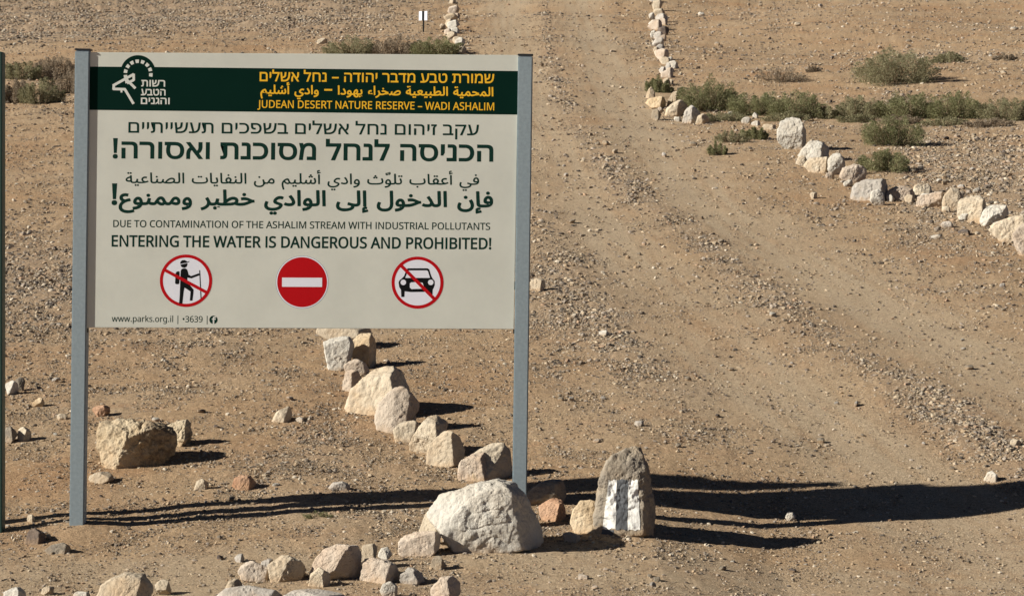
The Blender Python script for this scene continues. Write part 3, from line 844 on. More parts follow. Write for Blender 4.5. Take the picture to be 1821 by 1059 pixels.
AREAS = [   # name of the place, photograph rectangle, how many, share of pale stones
    ("on the sand between the two sign posts", (165, 640, 560, 1000), 26, 0.45),
    ("on the ground left of the left sign post", (8, 400, 118, 1010), 24, 0.45),
    ("on the slope right of the right sign post, above the shadow", (960, 590, 1290, 840), 20, 0.4),
    ("on the track's lower bend above the shadow", (1300, 470, 1815, 840), 30, 0.4),
    ("on the ground in front of the broad shadow", (1000, 960, 1815, 1050), 26, 0.4),
    ("on the stony slope behind the right-hand stone row", (1610, 235, 1815, 345), 26, 0.6),
    ("on the slope above the green bushes", (1230, 5, 1815, 140), 34, 0.5),
    ("on the track between the two stone rows", (960, 215, 1350, 470), 24, 0.35),
]
for place, (x0, y0, x1, y1), n, pale in AREAS:
    for k in range(n):
        kind = "pale" if RNG.random() < pale else "dark"
        me = [m_ for kk, m_ in protos if kk == kind][RNG.integers(6)]
        px, py = RNG.uniform(x0, x1), RNG.uniform(y0, y1)
        g = ground_at(px, py)
        size = min(float(np.clip(7.0 / RNG.random() ** 0.42, 8, 17)) * g[1] / FPX, 0.2)
        o = bpy.data.objects.new("loose_stone", me)
        COL.objects.link(o)
        o.location = (g[0], g[1], float(land_z(g[0], g[1])) + 0.16 * size)
        o.rotation_euler = (RNG.uniform(-0.25, 0.25), RNG.uniform(-0.25, 0.25), RNG.uniform(0, 6.28))
        o.scale = (size, size * RNG.uniform(0.8, 1.2), size * RNG.uniform(0.75, 1.1))
        tag(o, f"small {'pale' if kind == 'pale' else 'dark'} loose stone {place}", "loose stone", f"{kind} loose stones {place}")

# gravel: everything too small and too many to count
def build_gravel(n=1200000):
    rng = np.random.default_rng(5)
    w = rng.uniform(1 / 76.0, 1 / 9.0, n * 2)
    Y = 1 / w
    X = rng.uniform(-0.295, 0.295, n * 2) * Y
    d, g = zones(X, Y)
    clump = 0.5 + 0.9 * np.clip(noise2(X / 0.5, Y / 0.6, 31) + 0.3, 0, 1)
    p = (0.50 + 0.75 * g) * (1 - 0.68 * d) * clump
    keep = rng.random(n * 2) < p
    X, Y, g = X[keep], Y[keep], g[keep]
    # chips and grit gathered at the feet of the stones
    bx, by = [], []
    for sx, sy, a, b in STONES:
        m_ = int(np.clip(a * FPX / sy * 0.9, 8, 90))
        t = rng.uniform(0, 2 * math.pi, m_); r = 1 + np.abs(rng.normal(0.0, 0.22, m_))
        bx.append(sx + a * r * np.cos(t)); by.append(sy + b * r * np.sin(t))
    bx, by = np.concatenate(bx), np.concatenate(by)
    X, Y, g = np.concatenate([X, bx]), np.concatenate([Y, by]), np.concatenate([g, np.full(len(bx), 0.5)])
    k = len(X)
    pix = 1.35 / rng.random(k) ** (1 / 2.9)                   # diameter in photograph pixels
    pix = np.clip(pix * (1 + 0.6 * g), 1.2, 8.5 + 3.5 * g)
    size = np.minimum(pix * Y / FPX, 0.085) * 0.5
    Z = land_z(X, Y)
    octa = (np.array([(1, 0, 0), (-1, 0, 0), (0, 1, 0), (0, -1, 0), (0, 0, 1), (0, 0, -1)], float),
            np.array([(0, 2, 4), (2, 1, 4), (1, 3, 4), (3, 0, 4), (2, 0, 5), (1, 2, 5), (3, 1, 5), (0, 3, 5)], np.int32))
    shapes = []
    for s in range(10):
        V, F = ico(1) if s < 5 else octa
        r2 = np.random.default_rng(60 + s)
        vv = V * (1 + 0.28 * r2.uniform(-1, 1, (len(V), 1))) * np.array([1, r2.uniform(.7, 1.0), r2.uniform(.5, .8)])
        shapes.append((vv, F))
    pal = np.array([(0.37, 0.30, 0.21), (0.44, 0.385, 0.30), (0.32, 0.24, 0.155), (0.16, 0.13, 0.10), (0.26, 0.215, 0.165), (0.34, 0.235, 0.155), (0.30, 0.255, 0.205), (0.10, 0.085, 0.07)])
    prob = np.array([0.20, 0.08, 0.20, 0.13, 0.15, 0.04, 0.14, 0.06]); prob /= prob.sum()
    pick = rng.choice(len(pal), k, p=prob)
    Vs, Fs, Cs = [], [], []
    off = 0
    which = rng.integers(0, 5, k) + np.where(pix < 3.2, 5, 0)
    for s, (v0, f0) in enumerate(shapes):
        ii = np.where(which == s)[0]
        m = len(ii)
        a = rng.uniform(0, 2 * math.pi, m); t = rng.normal(0, 0.3, m)
        ca, sa, ct, st = np.cos(a), np.sin(a), np.cos(t), np.sin(t)
        x, y, z = v0[:, 0], v0[:, 1], v0[:, 2]
        y1 = y[None] * ct[:, None] - z[None] * st[:, None]; z1 = y[None] * st[:, None] + z[None] * ct[:, None]
        xr = x[None] * ca[:, None] - y1 * sa[:, None]; yr = x[None] * sa[:, None] + y1 * ca[:, None]
        sz = size[ii][:, None]
        P = np.stack([xr * sz + X[ii][:, None], yr * sz + Y[ii][:, None], z1 * sz + (Z[ii] + 0.22 * size[ii])[:, None]], -1)
        Vs.append(P.reshape(-1, 3))
        Fs.append((f0[None] + (np.arange(m) * len(v0))[:, None, None] + off).reshape(-1, 3))
        c = pal[pick[ii]] * rng.uniform(0.85, 1.2, (m, 1))
        Cs.append(np.repeat(c, len(v0), axis=0))
        off += m * len(v0)
    o = mesh_obj("gravel", np.concatenate(Vs), np.concatenate(Fs).astype(np.int32), M["gravel"])
    col_attr(o.data, "tint", np.concatenate(Cs))
    tag(o, "loose grit and gravel strewn over the desert ground", "gravel", kind="stuff")

build_gravel()
# letter shapes as plain numbers: code point, advance, outlines, then for each outline its point count and x y pairs (thousandths)
GLYPH_NUMBERS = [
[1501, 523, 2, 9, 56, 0, 56, 475, 336, 472, 383, 461, 419, 439, 436, 418, 449, 392, 458, 342, 459, 0, 9, 128, 67, 387, 67, 385, 335, 377, 365, 367, 381, 355,
392, 332, 403, 303, 408, 128, 408],
[1497, 188, 1, 5, 60, 171, 60, 475, 132, 475, 132, 243, 96, 171],
[1500, 409, 1, 9, 84, 475, 381, 475, 381, 420, 231, 0, 155, 0, 306, 408, 12, 408, 12, 609, 84, 609],
[1513, 564, 2, 25, 74, 0, 32, 475, 104, 475, 140, 67, 153, 67, 251, 67, 299, 74, 351, 95, 387, 125, 406, 148, 422, 176, 441, 231, 450, 285, 468, 475, 540, 475,
521, 277, 508, 207, 495, 169, 478, 131, 461, 104, 433, 71, 408, 48, 378, 30, 317, 8, 258, 0, 14, 119, 162, 114, 227, 202, 256, 225, 275, 238, 296, 249, 338,
262, 475, 334, 475, 318, 312, 309, 278, 294, 249, 271, 223, 238, 202, 202, 187],
[1488, 486, 1, 36, 46, 0, 45, 154, 55, 212, 61, 230, 82, 271, 110, 303, 141, 326, 42, 474, 122, 475, 126, 473, 295, 222, 306, 211, 331, 234, 345, 256, 355, 284,
361, 324, 362, 474, 434, 474, 435, 334, 429, 292, 421, 262, 405, 226, 390, 203, 375, 186, 338, 160, 444, 0, 364, -1, 360, 1, 193, 250, 178, 271, 174, 273, 153,
256, 141, 240, 125, 202, 117, 150, 116, 0],
[32, 209, 0],
[1495, 539, 1, 20, 314, 475, 369, 470, 413, 454, 444, 429, 465, 392, 472, 360, 475, 323, 475, 0, 403, 0, 403, 309, 399, 346, 393, 365, 378, 387, 348, 403, 319,
408, 267, 408, 140, 408, 140, 0, 68, 0, 68, 475],
[1504, 318, 1, 16, 24, 0, 24, 67, 182, 67, 182, 357, 179, 381, 170, 397, 151, 407, 51, 408, 51, 475, 167, 474, 195, 469, 219, 456, 233, 443, 247, 416, 252, 393,
254, 0],
[8211, 401, 1, 4, 32, 184, 32, 246, 369, 246, 369, 184],
[1492, 523, 2, 17, 387, 0, 386, 322, 380, 356, 373, 374, 362, 387, 348, 396, 314, 407, 68, 408, 68, 475, 336, 472, 369, 466, 397, 454, 419, 439, 436, 418, 449,
392, 458, 342, 459, 0, 4, 68, 0, 68, 284, 140, 284, 140, 0],
[1491, 419, 2, 4, 254, 0, 254, 436, 326, 436, 326, 0, 4, 8, 408, 8, 475, 399, 475, 399, 408],
[1493, 209, 1, 4, 68, 0, 68, 475, 140, 475, 140, 0],
[1512, 435, 1, 17, 298, 0, 298, 322, 292, 356, 284, 374, 273, 387, 260, 396, 225, 407, 12, 408, 12, 475, 209, 475, 265, 470, 295, 461, 320, 447, 348, 418, 361,
392, 370, 342, 370, 0],
[1489, 435, 2, 18, 280, 0, 279, 322, 276, 346, 266, 374, 255, 387, 241, 396, 207, 407, 24, 408, 24, 475, 191, 475, 246, 470, 277, 461, 302, 447, 322, 429, 337,
405, 346, 377, 351, 342, 352, 0, 4, 24, 0, 24, 67, 415, 67, 415, 0],
[1502, 517, 1, 34, 281, 484, 332, 479, 354, 473, 384, 458, 415, 431, 428, 415, 442, 387, 453, 333, 453, 0, 245, 0, 245, 67, 381, 67, 381, 310, 375, 355, 362,
383, 341, 404, 313, 417, 276, 421, 246, 418, 213, 406, 192, 391, 170, 364, 154, 328, 142, 274, 112, 0, 40, 0, 76, 329, 44, 475, 116, 475, 130, 407, 132, 407,
163, 443, 195, 466, 233, 479],
[1506, 488, 2, 23, 20, 0, 20, 67, 177, 67, 221, 71, 250, 79, 276, 90, 298, 104, 318, 123, 335, 146, 349, 173, 366, 230, 391, 475, 464, 475, 444, 266, 432, 200,
421, 161, 404, 124, 368, 73, 344, 51, 315, 33, 282, 18, 243, 7, 182, 0, 4, 153, 54, 55, 475, 128, 475, 224, 54],
[1496, 540, 1, 49, 277, -10, 208, -3, 159, 16, 134, 32, 112, 54, 84, 100, 69, 148, 61, 205, 60, 475, 132, 475, 133, 223, 136, 184, 144, 149, 162, 110, 188, 80,
222, 61, 254, 54, 302, 54, 334, 61, 361, 75, 383, 94, 400, 119, 412, 149, 422, 197, 424, 237, 419, 337, 411, 370, 400, 391, 379, 409, 348, 415, 302, 408, 256,
390, 256, 459, 297, 474, 325, 481, 368, 482, 401, 478, 427, 468, 448, 454, 465, 435, 478, 411, 489, 375, 495, 344, 500, 237, 494, 164, 473, 103, 440, 54, 396,
18, 341, -3],
[1514, 535, 1, 32, 400, 0, 399, 314, 395, 342, 391, 360, 379, 382, 350, 401, 322, 407, 182, 406, 181, 124, 171, 70, 154, 37, 126, 13, 88, 1, 28, 0, 28, 66, 70,
67, 85, 72, 99, 86, 107, 110, 109, 132, 109, 404, 106, 407, 32, 408, 32, 474, 344, 473, 380, 467, 404, 457, 440, 429, 463, 386, 471, 334, 471, 2, 468, -1],
[65250, 333, 2, 41, 47, -231, 22, -135, 8, -47, 8, 19, 18, 61, 51, 122, 104, 175, 137, 196, 169, 210, 191, 214, 217, 212, 231, 202, 246, 183, 278, 97, 295, 68,
315, 50, 354, 41, 362, 29, 362, 15, 354, 5, 343, -2, 327, -2, 305, 0, 285, 10, 271, 23, 259, 10, 241, -4, 217, -10, 183, -8, 149, 6, 128, 21, 96, 53, 83, 74,
79, 77, 70, 65, 60, 37, 56, -5, 56, -35, 66, -107, 92, -219, 87, -224, 15, 208, 39, 215, 38, 234, 45, 240, 55, 240, 67, 218, 131, 201, 157, 187, 162, 165, 156,
137, 140, 129, 134, 112, 115, 127, 90, 155, 61, 185, 44],
[65268, 221, 3, 15, 58, -114, 50, -108, 41, -97, 39, -89, 41, -75, 46, -66, 58, -58, 68, -56, 78, -58, 89, -65, 95, -75, 97, -83, 95, -97, 91, -103, 78, -114,
13, 138, -114, 128, -106, 121, -97, 121, -75, 132, -62, 146, -56, 152, -56, 166, -62, 173, -69, 177, -79, 177, -95, 170, -106, 160, -114, 27, 2, -2, 1, 11, 6,
45, 56, 50, 68, 58, 79, 71, 91, 99, 103, 165, 106, 168, 150, 159, 139, 99, 139, 71, 148, 58, 176, 48, 238, 44, 247, 35, 251, 25, 246, 10, 230, -2, 184, -2, 154,
2, 134, 10, 122, 21, 114, 36, 88, 12, 68, 4, 54, 0],
[65248, 178, 1, 33, 2, -2, 1, 13, 6, 45, 32, 46, 54, 52, 64, 62, 67, 69, 67, 149, 65, 155, 65, 227, 63, 233, 59, 419, 62, 422, 106, 422, 109, 419, 117, 125,
121, 91, 129, 73, 144, 56, 162, 48, 188, 46, 200, 39, 207, 29, 207, 17, 199, 5, 188, -2, 164, -2, 144, 2, 118, 18, 104, 36, 90, 20, 80, 12, 42, 0],
[65207, 465, 4, 59, 2, -2, 1, 11, 6, 45, 42, 50, 62, 70, 73, 99, 87, 159, 90, 162, 132, 151, 121, 95, 120, 73, 126, 58, 138, 50, 156, 46, 190, 46, 204, 48, 215,
57, 231, 91, 243, 161, 248, 166, 288, 159, 289, 147, 281, 93, 281, 69, 289, 55, 302, 48, 322, 46, 350, 46, 372, 54, 382, 64, 387, 73, 389, 111, 381, 151, 357,
219, 362, 224, 400, 238, 404, 237, 429, 157, 435, 95, 433, 77, 425, 49, 411, 27, 394, 12, 378, 4, 352, -2, 312, -2, 290, 2, 276, 8, 254, 31, 242, 18, 226, 6,
196, -2, 148, -2, 117, 9, 99, 27, 94, 37, 72, 14, 62, 8, 40, 0, 14, 210, 258, 196, 264, 189, 273, 186, 287, 187, 295, 196, 310, 208, 316, 220, 316, 235, 309,
241, 301, 243, 295, 243, 279, 234, 264, 220, 258, 14, 290, 258, 279, 263, 267, 277, 267, 295, 280, 312, 290, 316, 300, 316, 308, 314, 318, 306, 323, 299, 325,
285, 323, 275, 315, 265, 308, 260, 14, 244, 324, 234, 332, 227, 341, 227, 363, 238, 376, 244, 380, 252, 382, 268, 380, 278, 370, 283, 361, 285, 353, 283, 343,
275, 331, 266, 324],
[65155, 139, 2, 11, 53, 0, 48, 226, 46, 232, 46, 302, 44, 308, 44, 378, 47, 381, 89, 381, 92, 378, 100, 2, 97, -1, 24, 15, 418, 8, 440, 8, 448, 11, 451, 32,
456, 12, 480, 8, 494, 8, 510, 14, 532, 29, 547, 47, 555, 73, 557, 93, 552, 94, 540, 91, 524, 61, 525, 49, 523, 40, 512, 40, 496, 55, 476, 75, 468, 107, 479,
113, 478, 121, 450],
[65265, 451, 3, 16, 166, -249, 156, -245, 148, -237, 143, -226, 143, -218, 145, -208, 152, -199, 160, -193, 174, -191, 184, -193, 194, -201, 201, -214, 201,
-226, 197, -236, 188, -245, 178, -249, 14, 246, -249, 237, -244, 225, -232, 225, -210, 234, -199, 242, -193, 252, -191, 266, -193, 281, -208, 283, -218, 281,
-232, 275, -240, 266, -247, 254, -250, 60, 166, -137, 114, -127, 76, -109, 43, -78, 31, -58, 23, -42, 21, -30, 19, 12, 23, 46, 42, 101, 48, 103, 84, 88, 69, 32,
67, -8, 79, -42, 102, -65, 144, -83, 190, -89, 262, -83, 310, -65, 334, -49, 359, -22, 365, -10, 365, 4, 362, 11, 354, 17, 266, 55, 239, 76, 229, 90, 227, 104,
227, 128, 235, 154, 254, 185, 282, 213, 304, 229, 328, 241, 354, 247, 392, 247, 414, 243, 439, 230, 439, 224, 420, 187, 384, 199, 344, 195, 322, 185, 300, 169,
285, 152, 275, 130, 275, 114, 285, 100, 310, 85, 392, 49, 410, 33, 417, 20, 417, -8, 400, -45, 374, -76, 336, -103, 292, -123, 230, -137],
[65193, 283, 1, 27, 113, -4, 75, 2, 45, 12, 21, 27, 45, 67, 87, 50, 139, 46, 179, 52, 193, 61, 202, 71, 208, 101, 200, 135, 176, 183, 132, 249, 137, 256, 171,
277, 216, 211, 224, 195, 250, 133, 256, 105, 256, 85, 252, 65, 242, 43, 227, 26, 205, 10, 183, 2, 149, -4],
[65165, 141, 1, 13, 55, 0, 50, 208, 48, 214, 48, 278, 46, 284, 46, 350, 44, 356, 44, 420, 47, 423, 89, 423, 92, 420, 102, 2, 99, -1],
[65261, 265, 2, 34, 34, -136, 25, -94, 26, -88, 88, -75, 134, -55, 164, -25, 175, -2, 172, 1, 140, -5, 108, -3, 76, 5, 60, 16, 47, 32, 39, 52, 38, 76, 43, 112,
55, 142, 69, 164, 92, 185, 116, 197, 128, 199, 148, 199, 166, 195, 183, 184, 202, 165, 217, 138, 225, 116, 231, 84, 231, 26, 221, -18, 205, -50, 192, -67, 154,
-99, 108, -121, 16, 138, 42, 170, 45, 184, 50, 185, 78, 179, 106, 167, 130, 155, 142, 144, 149, 122, 149, 108, 141, 93, 122, 85, 96, 85, 74, 94, 56, 100, 51,
110, 45],
[65262, 280, 2, 38, 34, -136, 25, -94, 26, -88, 88, -75, 130, -57, 159, -32, 173, -6, 170, -3, 130, -3, 88, 5, 64, 17, 53, 28, 39, 56, 39, 90, 47, 124, 66, 159,
98, 189, 114, 197, 128, 199, 146, 199, 168, 195, 191, 180, 204, 165, 225, 120, 231, 86, 232, 46, 292, 45, 300, 43, 307, 34, 307, 14, 297, 2, 284, -3, 225, -4,
221, -18, 200, -57, 186, -73, 154, -99, 108, -121, 13, 143, 46, 184, 46, 185, 78, 177, 114, 164, 135, 150, 147, 132, 151, 117, 146, 97, 126, 87, 98, 87, 74, 98,
56, 114, 49],
[65260, 301, 3, 40, 168, -128, 144, -124, 122, -116, 101, -103, 81, -83, 65, -59, 55, -31, 52, 1, 2, -2, 1, 11, 6, 45, 48, 47, 57, 107, 69, 145, 85, 179, 100,
200, 128, 228, 150, 242, 168, 246, 186, 246, 204, 240, 227, 217, 241, 181, 243, 137, 235, 105, 231, 93, 206, 59, 256, 48, 314, 46, 327, 35, 329, 21, 322, 6,
306, -2, 254, -1, 265, -19, 269, -59, 261, -87, 244, -108, 216, -124, 182, -129, 14, 179, -79, 184, -80, 204, -76, 225, -57, 227, -51, 227, -27, 217, -7, 196,
8, 162, 16, 128, 16, 100, 9, 103, -19, 121, -53, 150, -74, 16, 99, 53, 106, 52, 128, 56, 142, 62, 160, 72, 177, 87, 187, 105, 195, 137, 193, 169, 184, 192, 172,
198, 160, 194, 140, 176, 123, 149, 115, 135, 101, 89],
[65267, 177, 3, 13, 17, -114, 7, -106, 0, -97, 0, -75, 11, -62, 25, -56, 31, -56, 45, -62, 52, -69, 56, -79, 56, -95, 49, -106, 39, -114, 13, 99, -114, 91,
-108, 82, -97, 80, -81, 84, -71, 92, -63, 99, -58, 113, -56, 130, -65, 136, -73, 138, -79, 138, -95, 121, -114, 19, 1, -1, 4, 35, 7, 45, 71, 50, 83, 57, 92, 67,
96, 89, 94, 123, 84, 163, 64, 219, 69, 224, 111, 237, 128, 189, 140, 127, 140, 81, 134, 55, 115, 28, 89, 10, 51, 0],
[65152, 244, 1, 29, 24, -34, 11, 6, 12, 11, 86, 32, 86, 34, 66, 45, 50, 61, 41, 76, 34, 114, 41, 154, 64, 185, 98, 205, 126, 209, 144, 209, 178, 202, 170, 160,
150, 163, 122, 163, 100, 155, 83, 132, 81, 122, 81, 104, 92, 80, 119, 56, 126, 53, 140, 50, 204, 72, 222, 30, 114, -9],
[65198, 235, 1, 30, 3, -137, -10, -108, -13, -92, 35, -73, 78, -46, 105, -19, 126, 18, 134, 52, 132, 90, 120, 126, 94, 178, 99, 183, 135, 200, 146, 180, 195,
64, 215, 49, 255, 43, 264, 30, 264, 18, 251, 1, 239, -3, 219, -3, 197, 3, 173, 22, 164, -8, 154, -26, 139, -49, 113, -76, 79, -103, 51, -119],
[65192, 378, 2, 42, 2, -2, 1, 13, 6, 45, 68, 50, 126, 64, 184, 88, 227, 115, 186, 142, 144, 156, 86, 160, 46, 155, 37, 191, 38, 199, 84, 208, 142, 204, 190,
188, 282, 140, 298, 136, 320, 135, 323, 123, 324, 95, 294, 90, 293, 87, 298, 75, 318, 56, 342, 48, 388, 46, 398, 41, 405, 29, 405, 13, 394, 2, 384, -2, 358, -2,
320, 2, 288, 16, 281, 23, 263, 43, 255, 71, 250, 74, 170, 32, 110, 10, 60, 0, 13, 88, 270, 72, 278, 65, 289, 63, 299, 65, 309, 73, 321, 88, 328, 96, 328, 115,
319, 121, 309, 121, 291, 112, 276, 98, 270],
[65211, 535, 2, 43, 244, -10, 202, -8, 138, 6, 114, 20, 98, 40, 86, 26, 66, 10, 38, 0, 24, -2, 1, -1, 6, 45, 42, 52, 62, 72, 73, 95, 89, 159, 92, 162, 134, 151,
123, 101, 123, 79, 134, 60, 154, 48, 170, 46, 221, 113, 262, 154, 294, 180, 346, 208, 374, 216, 392, 218, 420, 218, 432, 216, 463, 203, 481, 189, 497, 169, 507,
137, 509, 123, 507, 97, 495, 65, 484, 48, 470, 34, 442, 16, 418, 6, 364, -6, 314, -10, 17, 265, 39, 324, 38, 380, 44, 428, 62, 452, 82, 459, 93, 463, 107, 461,
129, 451, 149, 438, 160, 412, 170, 392, 170, 348, 158, 302, 128, 253, 81, 223, 45, 224, 40],
[65172, 288, 4, 33, 270, -2, 252, 0, 216, 14, 200, 27, 182, 58, 154, 52, 112, 52, 72, 62, 42, 80, 29, 93, 21, 109, 19, 143, 23, 163, 46, 200, 69, 221, 104, 242,
142, 256, 168, 261, 167, 303, 170, 306, 212, 306, 215, 303, 225, 107, 227, 85, 236, 65, 250, 52, 272, 46, 300, 46, 311, 39, 317, 29, 315, 13, 304, 0, 288, -3,
13, 121, 103, 162, 102, 176, 105, 173, 195, 170, 209, 140, 206, 100, 190, 73, 163, 65, 149, 65, 135, 68, 125, 77, 117, 104, 104, 14, 100, 374, 92, 376, 84, 383,
77, 391, 75, 405, 77, 415, 85, 425, 98, 432, 110, 432, 122, 426, 133, 413, 133, 395, 127, 385, 116, 376, 16, 182, 374, 174, 376, 165, 383, 159, 391, 156, 403,
159, 415, 166, 424, 174, 430, 190, 432, 198, 430, 208, 422, 213, 415, 215, 401, 213, 391, 205, 381, 198, 376],
[65228, 309, 2, 38, 2, -2, 1, 11, 6, 45, 62, 50, 116, 65, 109, 77, 82, 104, 46, 134, 35, 155, 32, 171, 37, 185, 45, 195, 68, 214, 110, 234, 144, 242, 192, 242,
218, 236, 233, 227, 253, 207, 261, 189, 261, 157, 257, 139, 239, 105, 225, 87, 205, 67, 205, 63, 228, 54, 266, 48, 326, 44, 335, 35, 337, 27, 332, 8, 324, 0,
312, -3, 248, 2, 192, 16, 156, 34, 72, 4, 15, 159, 89, 164, 88, 180, 102, 202, 124, 211, 139, 215, 153, 215, 167, 210, 176, 200, 186, 182, 194, 142, 194, 108,
186, 78, 169, 86, 158, 108, 140],
[65170, 203, 2, 14, 90, -112, 80, -105, 73, -95, 71, -87, 73, -73, 77, -67, 90, -56, 110, -56, 121, -63, 127, -71, 129, -77, 129, -93, 121, -105, 112, -112, 26,
2, -2, 1, 11, 6, 45, 46, 50, 58, 57, 67, 67, 79, 99, 91, 165, 94, 168, 138, 159, 127, 97, 127, 75, 134, 62, 158, 50, 220, 44, 228, 38, 233, 27, 228, 10, 210,
-2, 172, -2, 136, 6, 114, 21, 102, 37, 78, 12, 54, 2, 22, -2],
[65220, 421, 2, 39, 2, -3, 1, 11, 6, 45, 36, 46, 55, 73, 47, 359, 45, 365, 45, 419, 48, 422, 90, 422, 93, 419, 101, 153, 104, 132, 153, 175, 202, 204, 250, 218,
298, 216, 339, 197, 352, 184, 365, 165, 373, 141, 375, 117, 367, 83, 351, 61, 351, 57, 382, 48, 434, 46, 449, 29, 449, 15, 440, 4, 424, -2, 380, 0, 352, 6, 318,
18, 304, 26, 258, 10, 206, 2, 146, 0, 140, -2, 16, 92, 47, 168, 46, 174, 48, 200, 48, 280, 62, 311, 81, 323, 95, 329, 117, 325, 135, 319, 147, 310, 156, 286,
168, 246, 168, 216, 158, 160, 122, 119, 81],
[65247, 154, 1, 22, 2, -2, 1, 13, 6, 45, 32, 46, 54, 52, 65, 63, 69, 73, 69, 163, 65, 219, 59, 419, 62, 422, 104, 422, 107, 419, 111, 273, 113, 267, 113, 223,
117, 167, 117, 93, 115, 61, 101, 31, 80, 12, 44, 0],
[65252, 343, 2, 35, 188, -10, 170, -6, 142, 8, 112, 33, 92, 55, 73, 27, 52, 8, 32, 0, 18, -2, 2, -2, 1, 1, 6, 45, 28, 50, 42, 62, 102, 166, 140, 202, 156, 210,
174, 214, 208, 210, 228, 196, 253, 165, 287, 89, 303, 65, 324, 50, 360, 44, 368, 36, 371, 29, 369, 11, 358, 0, 350, -2, 322, -2, 296, 6, 270, 26, 244, -2, 220,
-10, 14, 200, 37, 216, 38, 232, 48, 237, 57, 237, 85, 225, 117, 208, 148, 188, 166, 170, 166, 149, 153, 131, 131, 115, 101, 149, 61, 180, 42],
[65188, 378, 1, 42, 2, -2, 1, 13, 6, 45, 68, 50, 126, 64, 184, 88, 227, 115, 186, 142, 144, 156, 86, 160, 46, 155, 37, 191, 38, 199, 84, 208, 142, 204, 190,
188, 282, 140, 298, 136, 320, 135, 323, 123, 324, 95, 294, 90, 293, 87, 298, 75, 318, 56, 342, 48, 388, 46, 398, 41, 405, 29, 405, 13, 394, 2, 384, -2, 358, -2,
320, 2, 288, 16, 281, 23, 263, 43, 255, 71, 250, 74, 170, 32, 110, 10, 60, 0],
[74, 219, 1, 18, -3, -152, -33, -150, -63, -142, -63, -81, -13, -89, 24, -85, 50, -70, 67, -42, 74, 3, 74, 573, 146, 573, 146, 9, 141, -42, 136, -63, 123, -91,
112, -106, 91, -125, 49, -146],
[85, 586, 1, 34, 513, 202, 512, 173, 504, 132, 483, 83, 449, 43, 403, 13, 344, -4, 264, -7, 196, 7, 177, 15, 143, 36, 104, 82, 86, 118, 76, 158, 72, 204, 72,
573, 144, 573, 145, 184, 150, 153, 159, 126, 173, 103, 192, 84, 215, 70, 243, 60, 294, 55, 331, 57, 361, 65, 387, 78, 407, 96, 423, 117, 436, 152, 442, 191,
442, 573, 513, 573],
[68, 585, 2, 23, 536, 292, 534, 246, 528, 203, 509, 147, 491, 115, 470, 87, 444, 62, 415, 42, 364, 18, 304, 5, 237, 0, 78, 0, 78, 573, 296, 571, 353, 560, 388,
548, 420, 532, 448, 512, 472, 489, 493, 461, 510, 430, 528, 377, 534, 336, 17, 460, 289, 454, 359, 441, 402, 421, 437, 384, 474, 349, 493, 293, 507, 261, 510,
150, 511, 150, 62, 256, 63, 307, 70, 350, 84, 387, 106, 416, 134, 438, 170, 452, 213],
[69, 446, 1, 13, 398, 0, 78, 0, 78, 573, 398, 573, 398, 509, 150, 509, 150, 442, 150, 330, 383, 330, 383, 268, 150, 268, 150, 63, 398, 63],
[65, 512, 2, 9, 437, 0, 368, 177, 283, 177, 141, 177, 73, 0, 0, 0, 224, 575, 289, 575, 512, 0, 5, 282, 415, 255, 500, 230, 415, 165, 241, 346, 241],
[78, 609, 1, 10, 447, 0, 144, 476, 144, 0, 78, 0, 78, 573, 161, 573, 464, 99, 464, 573, 532, 573, 532, 0],
[83, 440, 1, 59, 403, 153, 396, 106, 378, 66, 348, 35, 318, 16, 295, 7, 243, -5, 167, -7, 96, 2, 41, 19, 41, 88, 92, 70, 145, 59, 201, 55, 240, 57, 273, 66,
303, 84, 319, 103, 329, 133, 330, 154, 326, 178, 315, 199, 302, 213, 261, 238, 169, 275, 124, 298, 90, 325, 66, 357, 55, 382, 49, 411, 51, 467, 66, 505, 77,
521, 99, 542, 126, 558, 157, 571, 218, 580, 265, 579, 308, 574, 346, 564, 389, 549, 366, 487, 311, 506, 257, 516, 204, 516, 169, 507, 148, 494, 133, 478, 123,
452, 121, 427, 124, 407, 133, 386, 160, 359, 204, 335, 313, 289, 362, 255, 380, 235, 392, 212, 400, 185],
[82, 499, 2, 23, 236, 573, 301, 568, 329, 562, 364, 550, 402, 525, 416, 509, 432, 481, 441, 448, 444, 410, 442, 378, 431, 341, 413, 312, 391, 290, 365, 273,
330, 257, 487, 0, 403, 0, 264, 237, 250, 237, 150, 237, 150, 0, 78, 0, 78, 573, 16, 232, 510, 150, 510, 150, 298, 253, 298, 296, 304, 319, 313, 338, 325, 352,
341, 362, 359, 369, 394, 369, 424, 364, 448, 351, 472, 330, 490, 310, 500, 275, 507],
[84, 446, 1, 8, 259, 0, 187, 0, 187, 509, 8, 509, 8, 573, 437, 573, 437, 509, 259, 509],
[86, 481, 1, 9, 481, 573, 277, 0, 204, 0, 0, 573, 75, 573, 213, 182, 241, 80, 277, 207, 405, 573],
[87, 746, 1, 20, 735, 573, 583, 0, 510, 0, 399, 375, 370, 488, 348, 391, 234, 0, 161, 0, 10, 573, 85, 573, 180, 200, 201, 87, 212, 150, 231, 223, 333, 573, 407,
573, 518, 206, 544, 87, 563, 187, 660, 573],
[73, 230, 1, 4, 150, 0, 78, 0, 78, 573, 150, 573],
[72, 594, 1, 13, 516, 0, 443, 0, 443, 267, 150, 267, 150, 0, 78, 0, 78, 573, 150, 573, 150, 330, 223, 330, 443, 330, 443, 573, 516, 573],
[76, 420, 1, 6, 78, 0, 78, 573, 150, 573, 150, 64, 400, 64, 400, 0],
[77, 727, 1, 13, 330, 0, 144, 500, 144, 0, 78, 0, 78, 573, 184, 573, 362, 103, 544, 573, 650, 573, 650, 0, 578, 0, 578, 500, 390, 0],
